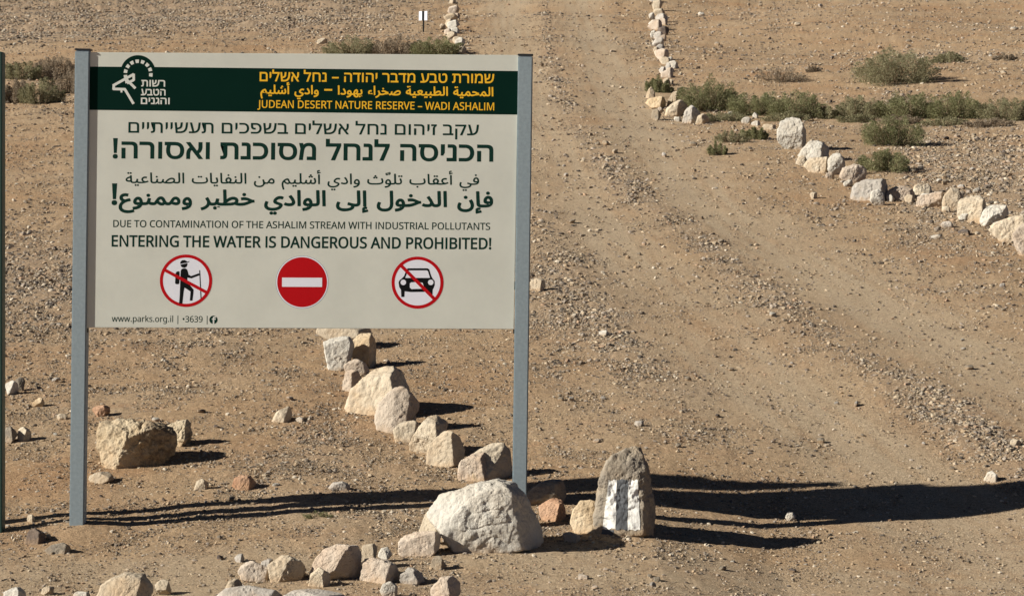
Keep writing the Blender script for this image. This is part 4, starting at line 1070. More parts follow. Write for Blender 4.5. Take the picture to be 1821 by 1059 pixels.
[1490, 278, 1, 30, 12, -8, 12, 68, 42, 81, 74, 101, 121, 146, 135, 166, 155, 206, 165, 250, 165, 368, 159, 390, 146, 403, 130, 407, 44, 408, 44, 474, 146, 475,
180, 469, 203, 456, 217, 442, 229, 422, 237, 386, 237, 138, 253, 14, 252, 0, 196, 0, 175, 118, 172, 130, 170, 131, 138, 87, 100, 47, 58, 15],
[1499, 433, 1, 33, 24, 0, 24, 67, 196, 67, 227, 73, 265, 93, 285, 114, 305, 154, 314, 185, 318, 237, 313, 294, 303, 326, 288, 353, 268, 375, 228, 397, 196, 405,
24, 408, 24, 475, 206, 472, 253, 462, 294, 443, 328, 417, 355, 384, 375, 345, 387, 301, 393, 253, 390, 191, 374, 132, 355, 92, 338, 69, 308, 40, 271, 18, 243,
8, 195, 0],
[1508, 484, 2, 33, 40, 0, 40, 67, 246, 67, 278, 73, 304, 85, 326, 103, 350, 140, 364, 185, 368, 219, 366, 277, 359, 311, 338, 353, 318, 375, 279, 397, 246, 405,
70, 408, 70, 475, 256, 472, 314, 457, 362, 430, 393, 401, 416, 365, 432, 324, 441, 278, 443, 223, 437, 176, 419, 118, 397, 80, 379, 59, 347, 32, 308, 12, 278,
4, 229, 0, 16, 177, 187, 134, 192, 107, 202, 79, 223, 58, 251, 48, 278, 41, 318, 40, 475, 112, 475, 112, 339, 121, 295, 135, 273, 156, 260, 181, 254, 213, 256,
213, 189],
[1494, 241, 1, 15, 79, 0, 79, 280, 82, 315, 90, 344, 101, 366, 140, 408, 20, 408, 20, 475, 221, 475, 221, 414, 192, 392, 177, 374, 162, 350, 154, 318, 152, 0],
[1511, 505, 2, 7, 64, -193, 63, 287, 66, 290, 132, 290, 135, 287, 135, -191, 132, -194, 12, 254, 0, 253, 3, 255, 13, 393, 381, 400, 407, 66, 408, 63, 411, 64,
473, 476, 473, 477, 419, 329, 3, 324, 0],
[33, 216, 2, 4, 131, 161, 85, 161, 65, 573, 151, 573, 16, 58, 43, 60, 63, 66, 78, 80, 90, 97, 96, 122, 95, 139, 88, 151, 74, 156, 57, 156, 30, 149, 9, 135, -4,
117, -10, 93, -9, 72, 2, 61, 18],
[1505, 546, 2, 28, 285, -10, 250, -8, 217, -2, 167, 19, 126, 52, 94, 97, 73, 155, 64, 224, 68, 307, 87, 408, 28, 408, 28, 475, 281, 475, 349, 467, 379, 458,
418, 437, 449, 409, 474, 374, 496, 318, 502, 286, 506, 234, 500, 167, 490, 131, 477, 99, 446, 54, 423, 33, 396, 15, 345, -4, 22, 281, 52, 318, 55, 356, 68, 386,
91, 408, 121, 423, 160, 431, 215, 430, 267, 420, 319, 411, 340, 394, 365, 372, 383, 346, 396, 293, 407, 160, 408, 144, 336, 138, 275, 140, 202, 151, 146, 171,
102, 202, 72, 230, 59],
[65227, 298, 1, 38, 2, -2, 1, 11, 6, 45, 106, 49, 88, 62, 67, 83, 53, 105, 47, 131, 46, 155, 49, 179, 57, 199, 73, 221, 104, 246, 142, 258, 184, 260, 226, 251,
221, 219, 216, 207, 208, 206, 192, 210, 152, 210, 134, 206, 116, 194, 97, 167, 95, 153, 97, 129, 107, 109, 124, 91, 150, 76, 174, 68, 192, 66, 254, 92, 264, 93,
279, 57, 278, 52, 212, 26, 146, 10, 76, 0],
[65166, 172, 1, 25, 147, -2, 123, 0, 95, 10, 75, 26, 60, 53, 54, 93, 54, 143, 52, 149, 46, 365, 44, 371, 44, 419, 47, 422, 89, 422, 92, 419, 106, 85, 108, 77,
114, 63, 125, 52, 151, 46, 183, 46, 196, 39, 202, 27, 200, 13, 187, 0, 179, -2],
[65256, 203, 2, 26, 2, -2, 1, 11, 6, 45, 46, 50, 58, 57, 67, 67, 79, 99, 91, 165, 94, 168, 138, 159, 127, 97, 127, 75, 134, 62, 158, 50, 220, 44, 228, 38, 233,
27, 228, 10, 210, -2, 172, -2, 136, 6, 114, 21, 102, 37, 78, 12, 54, 2, 22, -2, 13, 82, 230, 70, 238, 65, 247, 63, 255, 65, 269, 70, 278, 82, 286, 102, 286,
115, 277, 121, 265, 121, 251, 114, 238, 104, 230],
[65212, 563, 2, 50, 244, -10, 202, -8, 138, 6, 114, 20, 98, 40, 86, 26, 66, 10, 38, 0, 2, -2, 1, 11, 6, 45, 42, 52, 62, 72, 73, 95, 89, 159, 92, 162, 134, 151,
123, 101, 123, 79, 134, 60, 154, 48, 170, 46, 221, 113, 262, 154, 287, 175, 346, 208, 374, 216, 392, 218, 420, 218, 454, 208, 480, 190, 497, 169, 507, 139, 509,
113, 507, 95, 499, 73, 491, 61, 492, 57, 524, 48, 576, 46, 591, 29, 590, 14, 578, 2, 566, -2, 520, 0, 486, 8, 452, 23, 418, 6, 364, -6, 314, -10, 17, 265, 39,
324, 38, 380, 44, 428, 62, 452, 82, 459, 93, 463, 107, 461, 129, 451, 149, 438, 160, 412, 170, 392, 170, 348, 158, 302, 128, 253, 81, 223, 45, 224, 40],
[65173, 589, 3, 33, 184, -11, 158, -9, 102, 3, 72, 15, 39, 42, 25, 64, 18, 100, 21, 144, 34, 200, 78, 190, 66, 122, 69, 96, 82, 72, 104, 55, 134, 45, 186, 37,
338, 37, 410, 43, 464, 55, 497, 74, 511, 94, 511, 126, 505, 158, 483, 222, 528, 238, 553, 164, 559, 108, 557, 90, 551, 72, 525, 38, 486, 15, 422, -1, 354, -9,
13, 238, 239, 228, 246, 221, 256, 219, 264, 221, 278, 230, 289, 238, 295, 258, 295, 275, 280, 277, 274, 277, 258, 269, 246, 260, 239, 14, 320, 239, 309, 246,
303, 256, 301, 264, 303, 278, 307, 284, 320, 295, 340, 295, 348, 289, 357, 278, 359, 270, 357, 256, 352, 247, 340, 239],
[65236, 293, 3, 32, 2, -2, 1, 11, 6, 45, 82, 48, 86, 51, 59, 85, 51, 105, 48, 127, 51, 161, 63, 191, 84, 216, 114, 238, 146, 246, 186, 240, 210, 224, 224, 210,
241, 181, 247, 163, 249, 143, 243, 99, 219, 61, 210, 53, 224, 50, 304, 46, 318, 37, 323, 19, 313, 3, 296, -2, 204, 4, 152, 18, 126, 8, 76, 0, 16, 139, 67, 146,
66, 176, 84, 189, 97, 199, 123, 199, 147, 193, 165, 172, 190, 160, 196, 140, 196, 124, 188, 103, 163, 97, 141, 97, 121, 103, 103, 113, 89, 15, 136, 308, 128,
314, 119, 325, 117, 333, 119, 347, 125, 357, 134, 364, 144, 366, 158, 364, 167, 357, 173, 347, 175, 339, 173, 325, 164, 314, 156, 308],
[65254, 433, 2, 47, 170, -138, 130, -132, 90, -118, 70, -106, 54, -92, 33, -65, 21, -35, 18, -1, 23, 47, 41, 101, 44, 103, 50, 102, 85, 87, 69, 33, 67, -11, 79,
-45, 100, -66, 140, -84, 154, -86, 206, -88, 242, -84, 276, -72, 298, -57, 315, -37, 323, -21, 327, 3, 323, 71, 302, 155, 348, 167, 369, 91, 381, 67, 406, 50,
451, 43, 461, 31, 459, 11, 444, -2, 416, -2, 404, 0, 386, 8, 380, 14, 376, 13, 367, -33, 347, -73, 319, -101, 286, -120, 260, -130, 210, -138, 14, 192, 236,
184, 238, 176, 245, 169, 253, 167, 267, 169, 277, 177, 287, 190, 294, 202, 294, 214, 288, 225, 275, 225, 257, 219, 247, 208, 238],
[65251, 311, 2, 23, 2, -2, 1, 11, 6, 45, 30, 50, 49, 67, 97, 157, 115, 181, 134, 198, 164, 210, 198, 210, 227, 195, 251, 171, 271, 131, 275, 85, 267, 47, 258,
32, 240, 14, 208, 2, 166, 2, 120, 16, 82, 37, 65, 17, 38, 0, 15, 169, 51, 202, 50, 208, 52, 224, 62, 231, 75, 233, 87, 225, 125, 215, 141, 196, 158, 178, 164,
156, 158, 139, 141, 105, 79, 108, 74, 134, 60],
[65177, 589, 4, 33, 184, -11, 158, -9, 102, 3, 72, 15, 39, 42, 25, 64, 18, 100, 21, 144, 34, 200, 78, 190, 66, 122, 69, 96, 82, 72, 104, 55, 134, 45, 186, 37,
338, 37, 410, 43, 464, 55, 497, 74, 511, 94, 511, 126, 505, 158, 483, 222, 528, 238, 553, 164, 559, 108, 557, 90, 551, 72, 525, 38, 486, 15, 422, -1, 354, -9,
13, 238, 239, 230, 245, 221, 256, 221, 276, 234, 291, 240, 295, 260, 295, 269, 288, 277, 276, 279, 268, 277, 258, 271, 248, 260, 239, 14, 320, 239, 309, 246,
303, 256, 301, 264, 303, 278, 307, 284, 320, 295, 340, 295, 348, 289, 357, 278, 359, 270, 357, 256, 352, 247, 340, 239, 14, 284, 303, 273, 308, 261, 322, 261,
340, 274, 357, 284, 361, 294, 361, 302, 359, 312, 351, 317, 344, 319, 330, 317, 320, 309, 310, 302, 305],
[1617, 0, 1, 32, 55, 350, 35, 354, 21, 370, 16, 395, 19, 430, 49, 439, 46, 393, 53, 384, 64, 384, 73, 390, 78, 402, 81, 447, 110, 458, 112, 409, 120, 402, 134,
402, 141, 407, 145, 421, 143, 442, 136, 465, 162, 473, 172, 447, 176, 421, 172, 398, 162, 382, 142, 371, 114, 372, 96, 385, 90, 403, 103, 398, 95, 371, 78,
356],
[65175, 177, 3, 20, 2, -2, 1, 11, 6, 45, 70, 50, 83, 57, 93, 69, 95, 83, 95, 119, 85, 159, 63, 219, 64, 221, 74, 226, 110, 238, 129, 185, 141, 121, 141, 85,
133, 53, 112, 26, 88, 10, 50, 0, 13, 38, 302, 25, 311, 19, 323, 19, 337, 25, 347, 38, 358, 58, 358, 66, 352, 75, 341, 77, 333, 75, 319, 66, 308, 58, 302, 13,
118, 302, 108, 309, 101, 319, 101, 341, 108, 350, 120, 358, 138, 358, 149, 351, 155, 343, 157, 337, 157, 321, 151, 311, 140, 302],
[65167, 589, 2, 14, 278, -124, 263, -111, 259, -101, 259, -89, 266, -76, 274, -70, 288, -66, 298, -68, 309, -75, 315, -85, 317, -93, 315, -107, 311, -113, 298,
-124, 40, 208, -12, 162, -10, 110, 0, 72, 14, 42, 38, 25, 63, 19, 93, 21, 143, 34, 199, 42, 200, 78, 189, 67, 129, 69, 97, 82, 72, 100, 58, 138, 44, 180, 38,
212, 38, 218, 36, 350, 38, 414, 44, 458, 54, 492, 70, 499, 77, 511, 95, 511, 125, 503, 165, 484, 223, 524, 238, 528, 237, 553, 165, 559, 107, 557, 89, 551, 71,
527, 39, 490, 16, 430, 0, 362, -8, 266, -10, 260, -12],
[65240, 293, 4, 32, 2, -2, 1, 11, 6, 45, 82, 48, 86, 51, 59, 85, 51, 105, 48, 127, 51, 161, 63, 191, 84, 216, 114, 238, 146, 246, 186, 240, 210, 224, 224, 210,
241, 181, 247, 163, 249, 143, 243, 99, 219, 61, 210, 53, 224, 50, 304, 46, 318, 37, 323, 19, 313, 3, 296, -2, 204, 4, 152, 18, 126, 8, 76, 0, 16, 139, 67, 146,
66, 176, 84, 189, 97, 199, 123, 199, 147, 193, 165, 172, 190, 160, 196, 140, 196, 124, 188, 103, 163, 97, 141, 97, 121, 103, 103, 113, 89, 12, 96, 308, 88, 314,
79, 325, 77, 333, 79, 347, 94, 364, 104, 366, 118, 364, 127, 357, 135, 345, 135, 327, 118, 308, 12, 176, 308, 159, 325, 159, 347, 168, 358, 176, 364, 186, 366,
200, 364, 215, 347, 217, 339, 215, 325, 206, 314, 198, 308],
[65266, 436, 3, 14, 148, -249, 132, -239, 127, -232, 125, -218, 127, -208, 141, -194, 158, -191, 166, -193, 179, -204, 183, -212, 183, -228, 180, -235, 170,
-245, 160, -249, 14, 228, -249, 219, -244, 207, -232, 207, -210, 216, -199, 224, -193, 234, -191, 248, -193, 263, -208, 265, -218, 263, -232, 257, -240, 248,
-247, 236, -250, 43, 164, -137, 138, -133, 120, -127, 70, -105, 48, -84, 31, -62, 21, -32, 19, 12, 23, 46, 44, 103, 84, 88, 71, 44, 67, 16, 67, -12, 77, -40,
90, -55, 108, -69, 158, -85, 222, -89, 278, -83, 328, -65, 362, -37, 371, -18, 371, -4, 365, 4, 332, 23, 282, 38, 291, 82, 294, 86, 386, 55, 452, 45, 463, 36,
465, 18, 462, 11, 450, -1, 416, -4, 415, -30, 407, -54, 388, -78, 364, -97, 334, -113, 288, -127, 222, -137],
[65235, 265, 3, 35, 2, -2, 1, 11, 6, 45, 86, 46, 130, 52, 164, 69, 183, 93, 182, 97, 180, 98, 166, 94, 116, 94, 104, 96, 82, 104, 70, 112, 64, 117, 51, 133, 45,
157, 45, 187, 55, 225, 69, 253, 92, 278, 116, 292, 132, 296, 158, 296, 184, 286, 203, 269, 217, 249, 229, 221, 237, 185, 237, 123, 227, 83, 215, 61, 183, 29,
144, 10, 84, 0, 15, 129, 141, 160, 140, 184, 144, 191, 149, 191, 181, 177, 221, 161, 241, 140, 248, 122, 244, 106, 228, 93, 203, 91, 183, 93, 167, 99, 155, 112,
144, 16, 128, 358, 120, 360, 110, 368, 105, 375, 103, 389, 107, 403, 113, 409, 126, 416, 136, 416, 144, 414, 154, 406, 159, 399, 161, 385, 159, 375, 151, 365,
144, 360],
[65225, 301, 1, 60, 177, -233, 121, -223, 79, -205, 58, -190, 28, -158, 12, -126, 6, -94, 6, -56, 12, -24, 24, 6, 51, 51, 87, 86, 61, 103, 47, 117, 32, 140, 24,
162, 22, 180, 24, 212, 30, 230, 38, 244, 62, 270, 97, 289, 135, 295, 155, 295, 201, 286, 191, 242, 153, 247, 121, 245, 92, 232, 74, 210, 70, 196, 70, 178, 83,
152, 115, 129, 143, 121, 203, 145, 241, 152, 254, 110, 249, 105, 211, 97, 181, 87, 145, 69, 113, 47, 83, 17, 72, 2, 64, -16, 56, -44, 56, -92, 68, -126, 93,
-153, 119, -169, 173, -183, 225, -185, 273, -179, 325, -163, 330, -168, 342, -202, 335, -207, 275, -225, 203, -234],
[65191, 349, 2, 25, 2, -2, 1, 13, 6, 45, 68, 50, 126, 64, 184, 88, 227, 115, 186, 142, 144, 156, 86, 160, 46, 155, 37, 191, 38, 199, 84, 208, 142, 204, 190,
188, 282, 140, 298, 136, 320, 135, 324, 95, 298, 92, 270, 84, 170, 32, 110, 10, 60, 0, 14, 94, 270, 78, 278, 71, 289, 69, 299, 71, 309, 79, 321, 94, 328, 102,
328, 114, 324, 123, 315, 127, 307, 127, 291, 114, 274, 102, 270],
[65264, 436, 1, 45, 170, -138, 136, -132, 100, -120, 72, -106, 47, -83, 33, -65, 21, -35, 18, -1, 23, 47, 41, 101, 44, 103, 85, 87, 71, 45, 67, 17, 67, -11, 77,
-39, 90, -55, 104, -66, 130, -78, 162, -86, 230, -88, 280, -82, 330, -64, 362, -38, 371, -17, 371, -3, 364, 4, 334, 22, 283, 39, 289, 73, 294, 85, 390, 54, 454,
44, 463, 35, 465, 19, 462, 10, 452, 0, 416, -3, 415, -29, 409, -51, 388, -78, 362, -98, 330, -114, 294, -126, 216, -138],
[65159, 141, 2, 22, 39, -180, 32, -154, 33, -148, 58, -140, 36, -116, 31, -94, 38, -66, 53, -51, 75, -41, 105, -41, 119, -44, 118, -64, 115, -72, 91, -71, 73,
-75, 64, -86, 64, -100, 82, -122, 99, -129, 137, -118, 146, -142, 145, -148, 13, 55, 0, 50, 208, 48, 214, 48, 278, 46, 284, 46, 350, 44, 356, 44, 420, 47, 423,
89, 423, 92, 420, 102, 2, 99, -1],
[65245, 412, 1, 42, 170, -137, 128, -131, 82, -113, 49, -86, 25, -48, 19, -10, 19, 12, 23, 46, 41, 100, 48, 103, 84, 88, 69, 32, 67, -10, 77, -40, 106, -69,
130, -81, 154, -87, 206, -88, 256, -77, 275, -66, 295, -46, 307, -28, 317, 0, 325, 64, 319, 290, 317, 296, 317, 356, 315, 362, 315, 420, 318, 423, 362, 422,
365, 384, 365, 316, 367, 310, 373, 54, 367, 12, 359, -22, 345, -54, 330, -77, 294, -111, 246, -131, 198, -137],
[65194, 315, 1, 32, 99, -2, 67, 4, 37, 16, 21, 27, 43, 66, 55, 64, 85, 50, 141, 46, 161, 48, 183, 54, 198, 67, 206, 81, 206, 111, 196, 141, 166, 197, 132, 249,
137, 256, 171, 277, 226, 185, 274, 71, 297, 50, 336, 41, 344, 31, 344, 17, 335, 4, 321, -2, 287, 0, 262, 13, 237, 41, 220, 21, 195, 6, 161, -2],
[65253, 406, 2, 39, 156, -135, 100, -121, 66, -101, 40, -75, 23, -42, 19, -14, 19, 12, 23, 44, 41, 100, 48, 103, 84, 88, 69, 32, 67, -6, 75, -38, 96, -61, 136,
-81, 180, -88, 234, -85, 274, -69, 290, -57, 311, -32, 323, -6, 327, 18, 327, 54, 315, 102, 289, 164, 292, 169, 332, 188, 357, 136, 371, 90, 375, 62, 375, 14,
371, -6, 367, -26, 349, -62, 328, -88, 305, -106, 256, -129, 210, -136, 13, 186, 237, 178, 243, 169, 254, 167, 270, 171, 280, 179, 288, 186, 293, 200, 295, 217,
286, 223, 278, 225, 272, 225, 256, 208, 237],
[65160, 172, 2, 21, 42, -178, 37, -164, 36, -148, 60, -140, 42, -121, 37, -110, 34, -94, 39, -68, 58, -49, 78, -41, 108, -41, 122, -44, 118, -72, 94, -71, 76,
-75, 67, -84, 67, -102, 81, -120, 100, -129, 140, -118, 148, -148, 31, 160, -3, 122, 1, 94, 11, 74, 27, 61, 52, 55, 86, 55, 114, 53, 120, 51, 226, 49, 232, 45,
392, 43, 398, 43, 420, 46, 423, 88, 423, 91, 420, 101, 192, 103, 186, 103, 148, 105, 142, 105, 106, 109, 74, 113, 64, 124, 53, 148, 47, 186, 45, 196, 39, 201,
30, 201, 16, 187, 0, 174, -3],
[79, 626, 2, 32, 577, 287, 573, 224, 556, 153, 533, 105, 502, 63, 463, 31, 415, 8, 360, -5, 297, -8, 236, 0, 184, 19, 141, 47, 106, 83, 79, 128, 61, 181, 51,
240, 49, 310, 56, 370, 71, 425, 94, 473, 126, 513, 166, 545, 214, 567, 271, 579, 335, 581, 375, 576, 428, 561, 473, 535, 510, 501, 539, 458, 560, 408, 573, 351,
31, 125, 287, 133, 205, 145, 163, 157, 138, 171, 117, 197, 90, 230, 70, 255, 62, 298, 55, 345, 56, 386, 65, 409, 76, 430, 90, 456, 117, 476, 150, 490, 190, 500,
252, 501, 313, 495, 362, 484, 404, 467, 441, 444, 471, 415, 494, 380, 509, 338, 517, 269, 514, 230, 502, 188, 475, 163, 446, 140, 398, 130, 354],
[67, 507, 1, 40, 323, 517, 280, 513, 250, 505, 214, 488, 185, 463, 160, 432, 142, 393, 130, 349, 126, 312, 128, 236, 142, 177, 167, 128, 202, 91, 249, 66, 306,
56, 377, 59, 460, 78, 460, 15, 385, -4, 291, -7, 232, 1, 181, 20, 139, 48, 104, 85, 78, 131, 60, 184, 51, 244, 50, 319, 59, 378, 83, 444, 120, 499, 159, 534,
206, 559, 247, 572, 308, 580, 367, 578, 429, 567, 482, 547, 453, 486, 386, 510],
[70, 416, 1, 11, 150, 0, 78, 0, 78, 573, 398, 573, 398, 509, 150, 509, 150, 306, 383, 306, 383, 290, 383, 243, 150, 243],
[80, 485, 2, 19, 229, 573, 282, 570, 326, 562, 363, 548, 405, 517, 424, 490, 441, 442, 444, 395, 438, 353, 426, 321, 407, 292, 380, 266, 345, 246, 313, 234,
275, 227, 150, 223, 150, 0, 78, 0, 78, 573, 14, 223, 511, 150, 511, 150, 285, 246, 286, 298, 296, 323, 307, 342, 322, 363, 355, 369, 391, 367, 427, 356, 459,
343, 476, 314, 495, 289, 504],
[71, 584, 1, 50, 326, 302, 524, 302, 524, 22, 454, 3, 393, -5, 323, -8, 260, -3, 223, 6, 173, 28, 132, 59, 98, 98, 73, 146, 57, 202, 49, 264, 51, 330, 63, 389,
76, 425, 104, 473, 140, 513, 186, 544, 220, 560, 259, 571, 300, 578, 358, 580, 415, 576, 468, 564, 516, 547, 489, 484, 421, 508, 352, 517, 309, 515, 278, 510,
225, 489, 191, 465, 164, 434, 139, 382, 128, 337, 125, 269, 130, 222, 137, 193, 159, 141, 194, 100, 216, 84, 241, 71, 270, 62, 303, 56, 383, 56, 452, 68, 452,
238, 326, 238],
[66, 521, 3, 30, 241, 573, 315, 568, 373, 555, 417, 532, 428, 522, 445, 497, 455, 467, 459, 431, 456, 399, 446, 371, 431, 347, 409, 328, 382, 313, 350, 304,
350, 300, 384, 292, 415, 279, 441, 261, 457, 243, 471, 212, 477, 184, 478, 150, 472, 115, 460, 84, 433, 49, 406, 29, 362, 11, 294, 0, 78, 0, 78, 573, 13, 256,
329, 318, 335, 340, 342, 363, 359, 377, 382, 384, 411, 382, 445, 371, 471, 351, 490, 308, 506, 262, 511, 150, 511, 150, 329, 13, 150, 269, 150, 61, 265, 61,
316, 65, 354, 78, 371, 91, 384, 107, 399, 145, 400, 183, 388, 221, 364, 245, 336, 259, 296, 267],
[119, 630, 1, 22, 346, 243, 316, 357, 313, 357, 289, 259, 207, 1, 127, 1, 9, 431, 82, 431, 152, 160, 169, 73, 172, 73, 197, 175, 277, 431, 354, 431, 440, 149,
457, 74, 460, 74, 478, 159, 549, 431, 621, 431, 502, 1, 419, 1],
[46, 215, 1, 16, 58, 43, 60, 63, 66, 78, 80, 90, 97, 96, 121, 95, 139, 88, 151, 74, 156, 57, 156, 30, 149, 9, 135, -4, 117, -10, 92, -9, 72, 2, 61, 18],
[112, 493, 2, 28, 273, 438, 328, 430, 360, 416, 401, 383, 422, 351, 437, 313, 448, 243, 448, 181, 437, 119, 421, 80, 393, 40, 355, 11, 310, -4, 256, -7, 213, 1,
174, 20, 139, 55, 134, 55, 139, -8, 139, -192, 68, -192, 68, 430, 126, 430, 136, 371, 139, 371, 165, 401, 195, 422, 233, 434, 30, 260, 379, 230, 376, 204, 369,
184, 358, 167, 342, 155, 321, 146, 295, 140, 254, 139, 216, 142, 167, 147, 135, 157, 109, 170, 87, 188, 70, 211, 58, 261, 51, 280, 52, 305, 59, 326, 72, 343,
91, 357, 113, 367, 141, 374, 182, 376, 217, 369, 283, 360, 310, 348, 334, 331, 354, 311, 367, 288, 376],
[97, 450, 2, 38, 231, 437, 284, 432, 326, 418, 356, 393, 376, 358, 383, 328, 385, 293, 385, 0, 334, 0, 320, 61, 317, 61, 279, 22, 240, 1, 190, -8, 136, -5, 103,
6, 75, 23, 55, 48, 44, 71, 37, 119, 44, 163, 65, 199, 87, 219, 116, 234, 172, 250, 218, 255, 316, 259, 315, 309, 307, 339, 293, 359, 273, 372, 237, 380, 194,
378, 155, 368, 106, 347, 84, 400, 123, 417, 160, 429, 18, 252, 208, 215, 205, 171, 196, 149, 187, 127, 170, 114, 147, 110, 119, 115, 87, 127, 70, 157, 53, 202,
49, 249, 61, 270, 72, 288, 87, 301, 106, 310, 129, 315, 156, 315, 210],
[114, 331, 1, 18, 269, 438, 319, 433, 310, 368, 264, 374, 228, 368, 190, 347, 164, 319, 146, 282, 139, 245, 139, 0, 68, 0, 68, 430, 126, 430, 134, 351, 137,
351, 165, 390, 196, 416, 233, 433],
[107, 428, 1, 15, 138, 291, 135, 221, 138, 221, 189, 285, 326, 430, 409, 430, 235, 246, 421, 0, 336, 0, 187, 200, 138, 158, 138, 0, 68, 0, 68, 609, 138, 609],
[115, 384, 1, 51, 348, 119, 343, 80, 327, 49, 302, 24, 258, 3, 202, -7, 144, -7, 91, 1, 42, 19, 42, 83, 78, 68, 122, 55, 159, 50, 203, 50, 234, 56, 256, 66,
274, 86, 279, 105, 275, 135, 255, 157, 219, 177, 103, 228, 76, 245, 57, 266, 43, 299, 42, 337, 47, 361, 66, 392, 85, 408, 109, 421, 152, 434, 184, 437, 231,
437, 267, 432, 300, 424, 339, 409, 315, 353, 236, 377, 205, 380, 168, 378, 144, 372, 126, 362, 111, 345, 108, 328, 116, 301, 137, 283, 265, 227, 314, 197, 329,
182, 339, 164, 346, 143],
[111, 485, 2, 32, 442, 216, 438, 165, 428, 121, 411, 82, 388, 51, 359, 25, 324, 7, 285, -4, 231, -8, 181, 0, 145, 15, 114, 37, 88, 66, 67, 101, 52, 142, 45,
190, 44, 233, 50, 282, 63, 324, 81, 360, 106, 389, 137, 412, 173, 428, 214, 436, 258, 437, 299, 431, 335, 418, 368, 397, 395, 370, 417, 336, 432, 296, 438, 266,
26, 117, 216, 122, 158, 138, 110, 165, 76, 195, 58, 222, 52, 254, 51, 299, 62, 314, 71, 333, 88, 356, 128, 364, 158, 369, 203, 367, 252, 361, 284, 348, 320,
333, 342, 314, 359, 291, 371, 263, 377, 226, 378, 185, 368, 164, 354, 147, 335, 129, 298, 121, 268],
[103, 493, 2, 46, 221, 438, 261, 434, 297, 422, 329, 402, 355, 373, 359, 373, 369, 430, 425, 430, 425, -7, 417, -76, 404, -109, 392, -129, 361, -160, 330, -176,
306, -184, 249, -192, 157, -187, 110, -177, 78, -165, 78, -100, 129, -120, 191, -132, 250, -133, 275, -129, 296, -121, 315, -109, 331, -93, 347, -63, 355, -26,
358, 57, 315, 17, 272, -2, 243, -7, 201, -7, 147, 7, 103, 37, 70, 83, 56, 121, 45, 189, 47, 263, 56, 306, 70, 344, 91, 377, 117, 404, 147, 423, 181, 434, 28,
230, 379, 205, 376, 182, 368, 163, 354, 142, 328, 130, 303, 122, 273, 118, 239, 118, 194, 129, 129, 139, 103, 154, 82, 172, 66, 193, 56, 240, 50, 276, 54, 299,
63, 318, 76, 334, 94, 345, 117, 352, 145, 356, 228, 353, 267, 346, 299, 326, 340, 308, 357, 287, 369, 260, 376],
[105, 207, 2, 4, 139, 430, 139, 0, 68, 0, 68, 430, 16, 104, 591, 123, 587, 136, 577, 142, 566, 145, 546, 142, 526, 136, 515, 123, 506, 104, 501, 84, 506, 72,
515, 66, 526, 63, 546, 64, 562, 72, 577, 84, 587],
[108, 207, 1, 4, 139, 0, 68, 0, 68, 609, 139, 609],
[124, 442, 1, 4, 192, 609, 250, 609, 250, -193, 192, -193],
[8226, 302, 1, 18, 62, 293, 66, 332, 80, 361, 100, 380, 133, 391, 174, 390, 205, 377, 228, 351, 238, 318, 238, 268, 228, 235, 205, 209, 169, 195, 127, 196, 105,
203, 91, 212, 76, 230, 68, 247],
[51, 459, 1, 66, 395, 439, 393, 411, 387, 387, 377, 365, 363, 347, 326, 318, 277, 302, 277, 298, 323, 288, 360, 271, 387, 246, 405, 214, 412, 177, 410, 127,
395, 84, 377, 56, 351, 32, 318, 14, 278, 0, 230, -7, 171, -8, 120, -3, 72, 8, 36, 23, 36, 89, 93, 67, 165, 53, 230, 53, 260, 59, 285, 68, 305, 81, 326, 107,
337, 139, 339, 164, 337, 189, 329, 211, 315, 228, 290, 246, 265, 255, 226, 263, 123, 265, 123, 326, 191, 326, 233, 331, 274, 347, 302, 371, 317, 397, 323, 426,
319, 462, 307, 486, 288, 504, 262, 516, 231, 521, 204, 521, 170, 517, 140, 508, 75, 473, 39, 521, 93, 554, 151, 574, 218, 581, 279, 575, 327, 558, 362, 530,
378, 507, 389, 482],
[54, 459, 2, 49, 44, 245, 51, 342, 67, 412, 95, 474, 129, 518, 174, 551, 233, 573, 306, 581, 349, 579, 377, 573, 377, 513, 322, 523, 257, 518, 207, 500, 169,
469, 148, 437, 132, 400, 121, 348, 115, 291, 119, 291, 141, 318, 170, 339, 201, 352, 238, 358, 279, 357, 312, 350, 351, 333, 375, 313, 395, 288, 409, 258, 418,
224, 421, 184, 418, 142, 408, 104, 393, 71, 372, 44, 345, 21, 325, 10, 291, -2, 266, -7, 229, -8, 199, -4, 172, 4, 146, 16, 122, 33, 101, 54, 72, 99, 59, 133,
50, 171, 28, 238, 51, 262, 53, 284, 59, 303, 70, 320, 84, 334, 102, 343, 125, 349, 153, 351, 184, 344, 233, 324, 271, 308, 285, 289, 295, 267, 301, 241, 303,
197, 297, 175, 287, 156, 275, 127, 242, 119, 223, 115, 198, 118, 165, 125, 140, 136, 115, 150, 93, 169, 75, 191, 61, 210, 55],
[57, 459, 2, 49, 417, 328, 410, 231, 394, 161, 366, 99, 332, 55, 286, 21, 228, -1, 154, -8, 82, 0, 82, 60, 143, 50, 204, 54, 226, 60, 254, 73, 291, 103, 313,
135, 329, 172, 340, 224, 346, 281, 341, 281, 319, 255, 290, 233, 259, 221, 222, 215, 181, 215, 148, 222, 109, 240, 85, 260, 66, 284, 52, 314, 43, 348, 40, 387,
43, 430, 53, 468, 69, 501, 90, 529, 117, 551, 137, 563, 159, 572, 196, 579, 233, 580, 262, 577, 290, 569, 316, 556, 340, 539, 361, 518, 389, 473, 402, 439, 411,
402, 27, 223, 521, 199, 519, 178, 513, 159, 503, 142, 488, 128, 470, 118, 447, 110, 404, 114, 350, 130, 309, 144, 294, 161, 282, 182, 274, 206, 270, 256, 273,
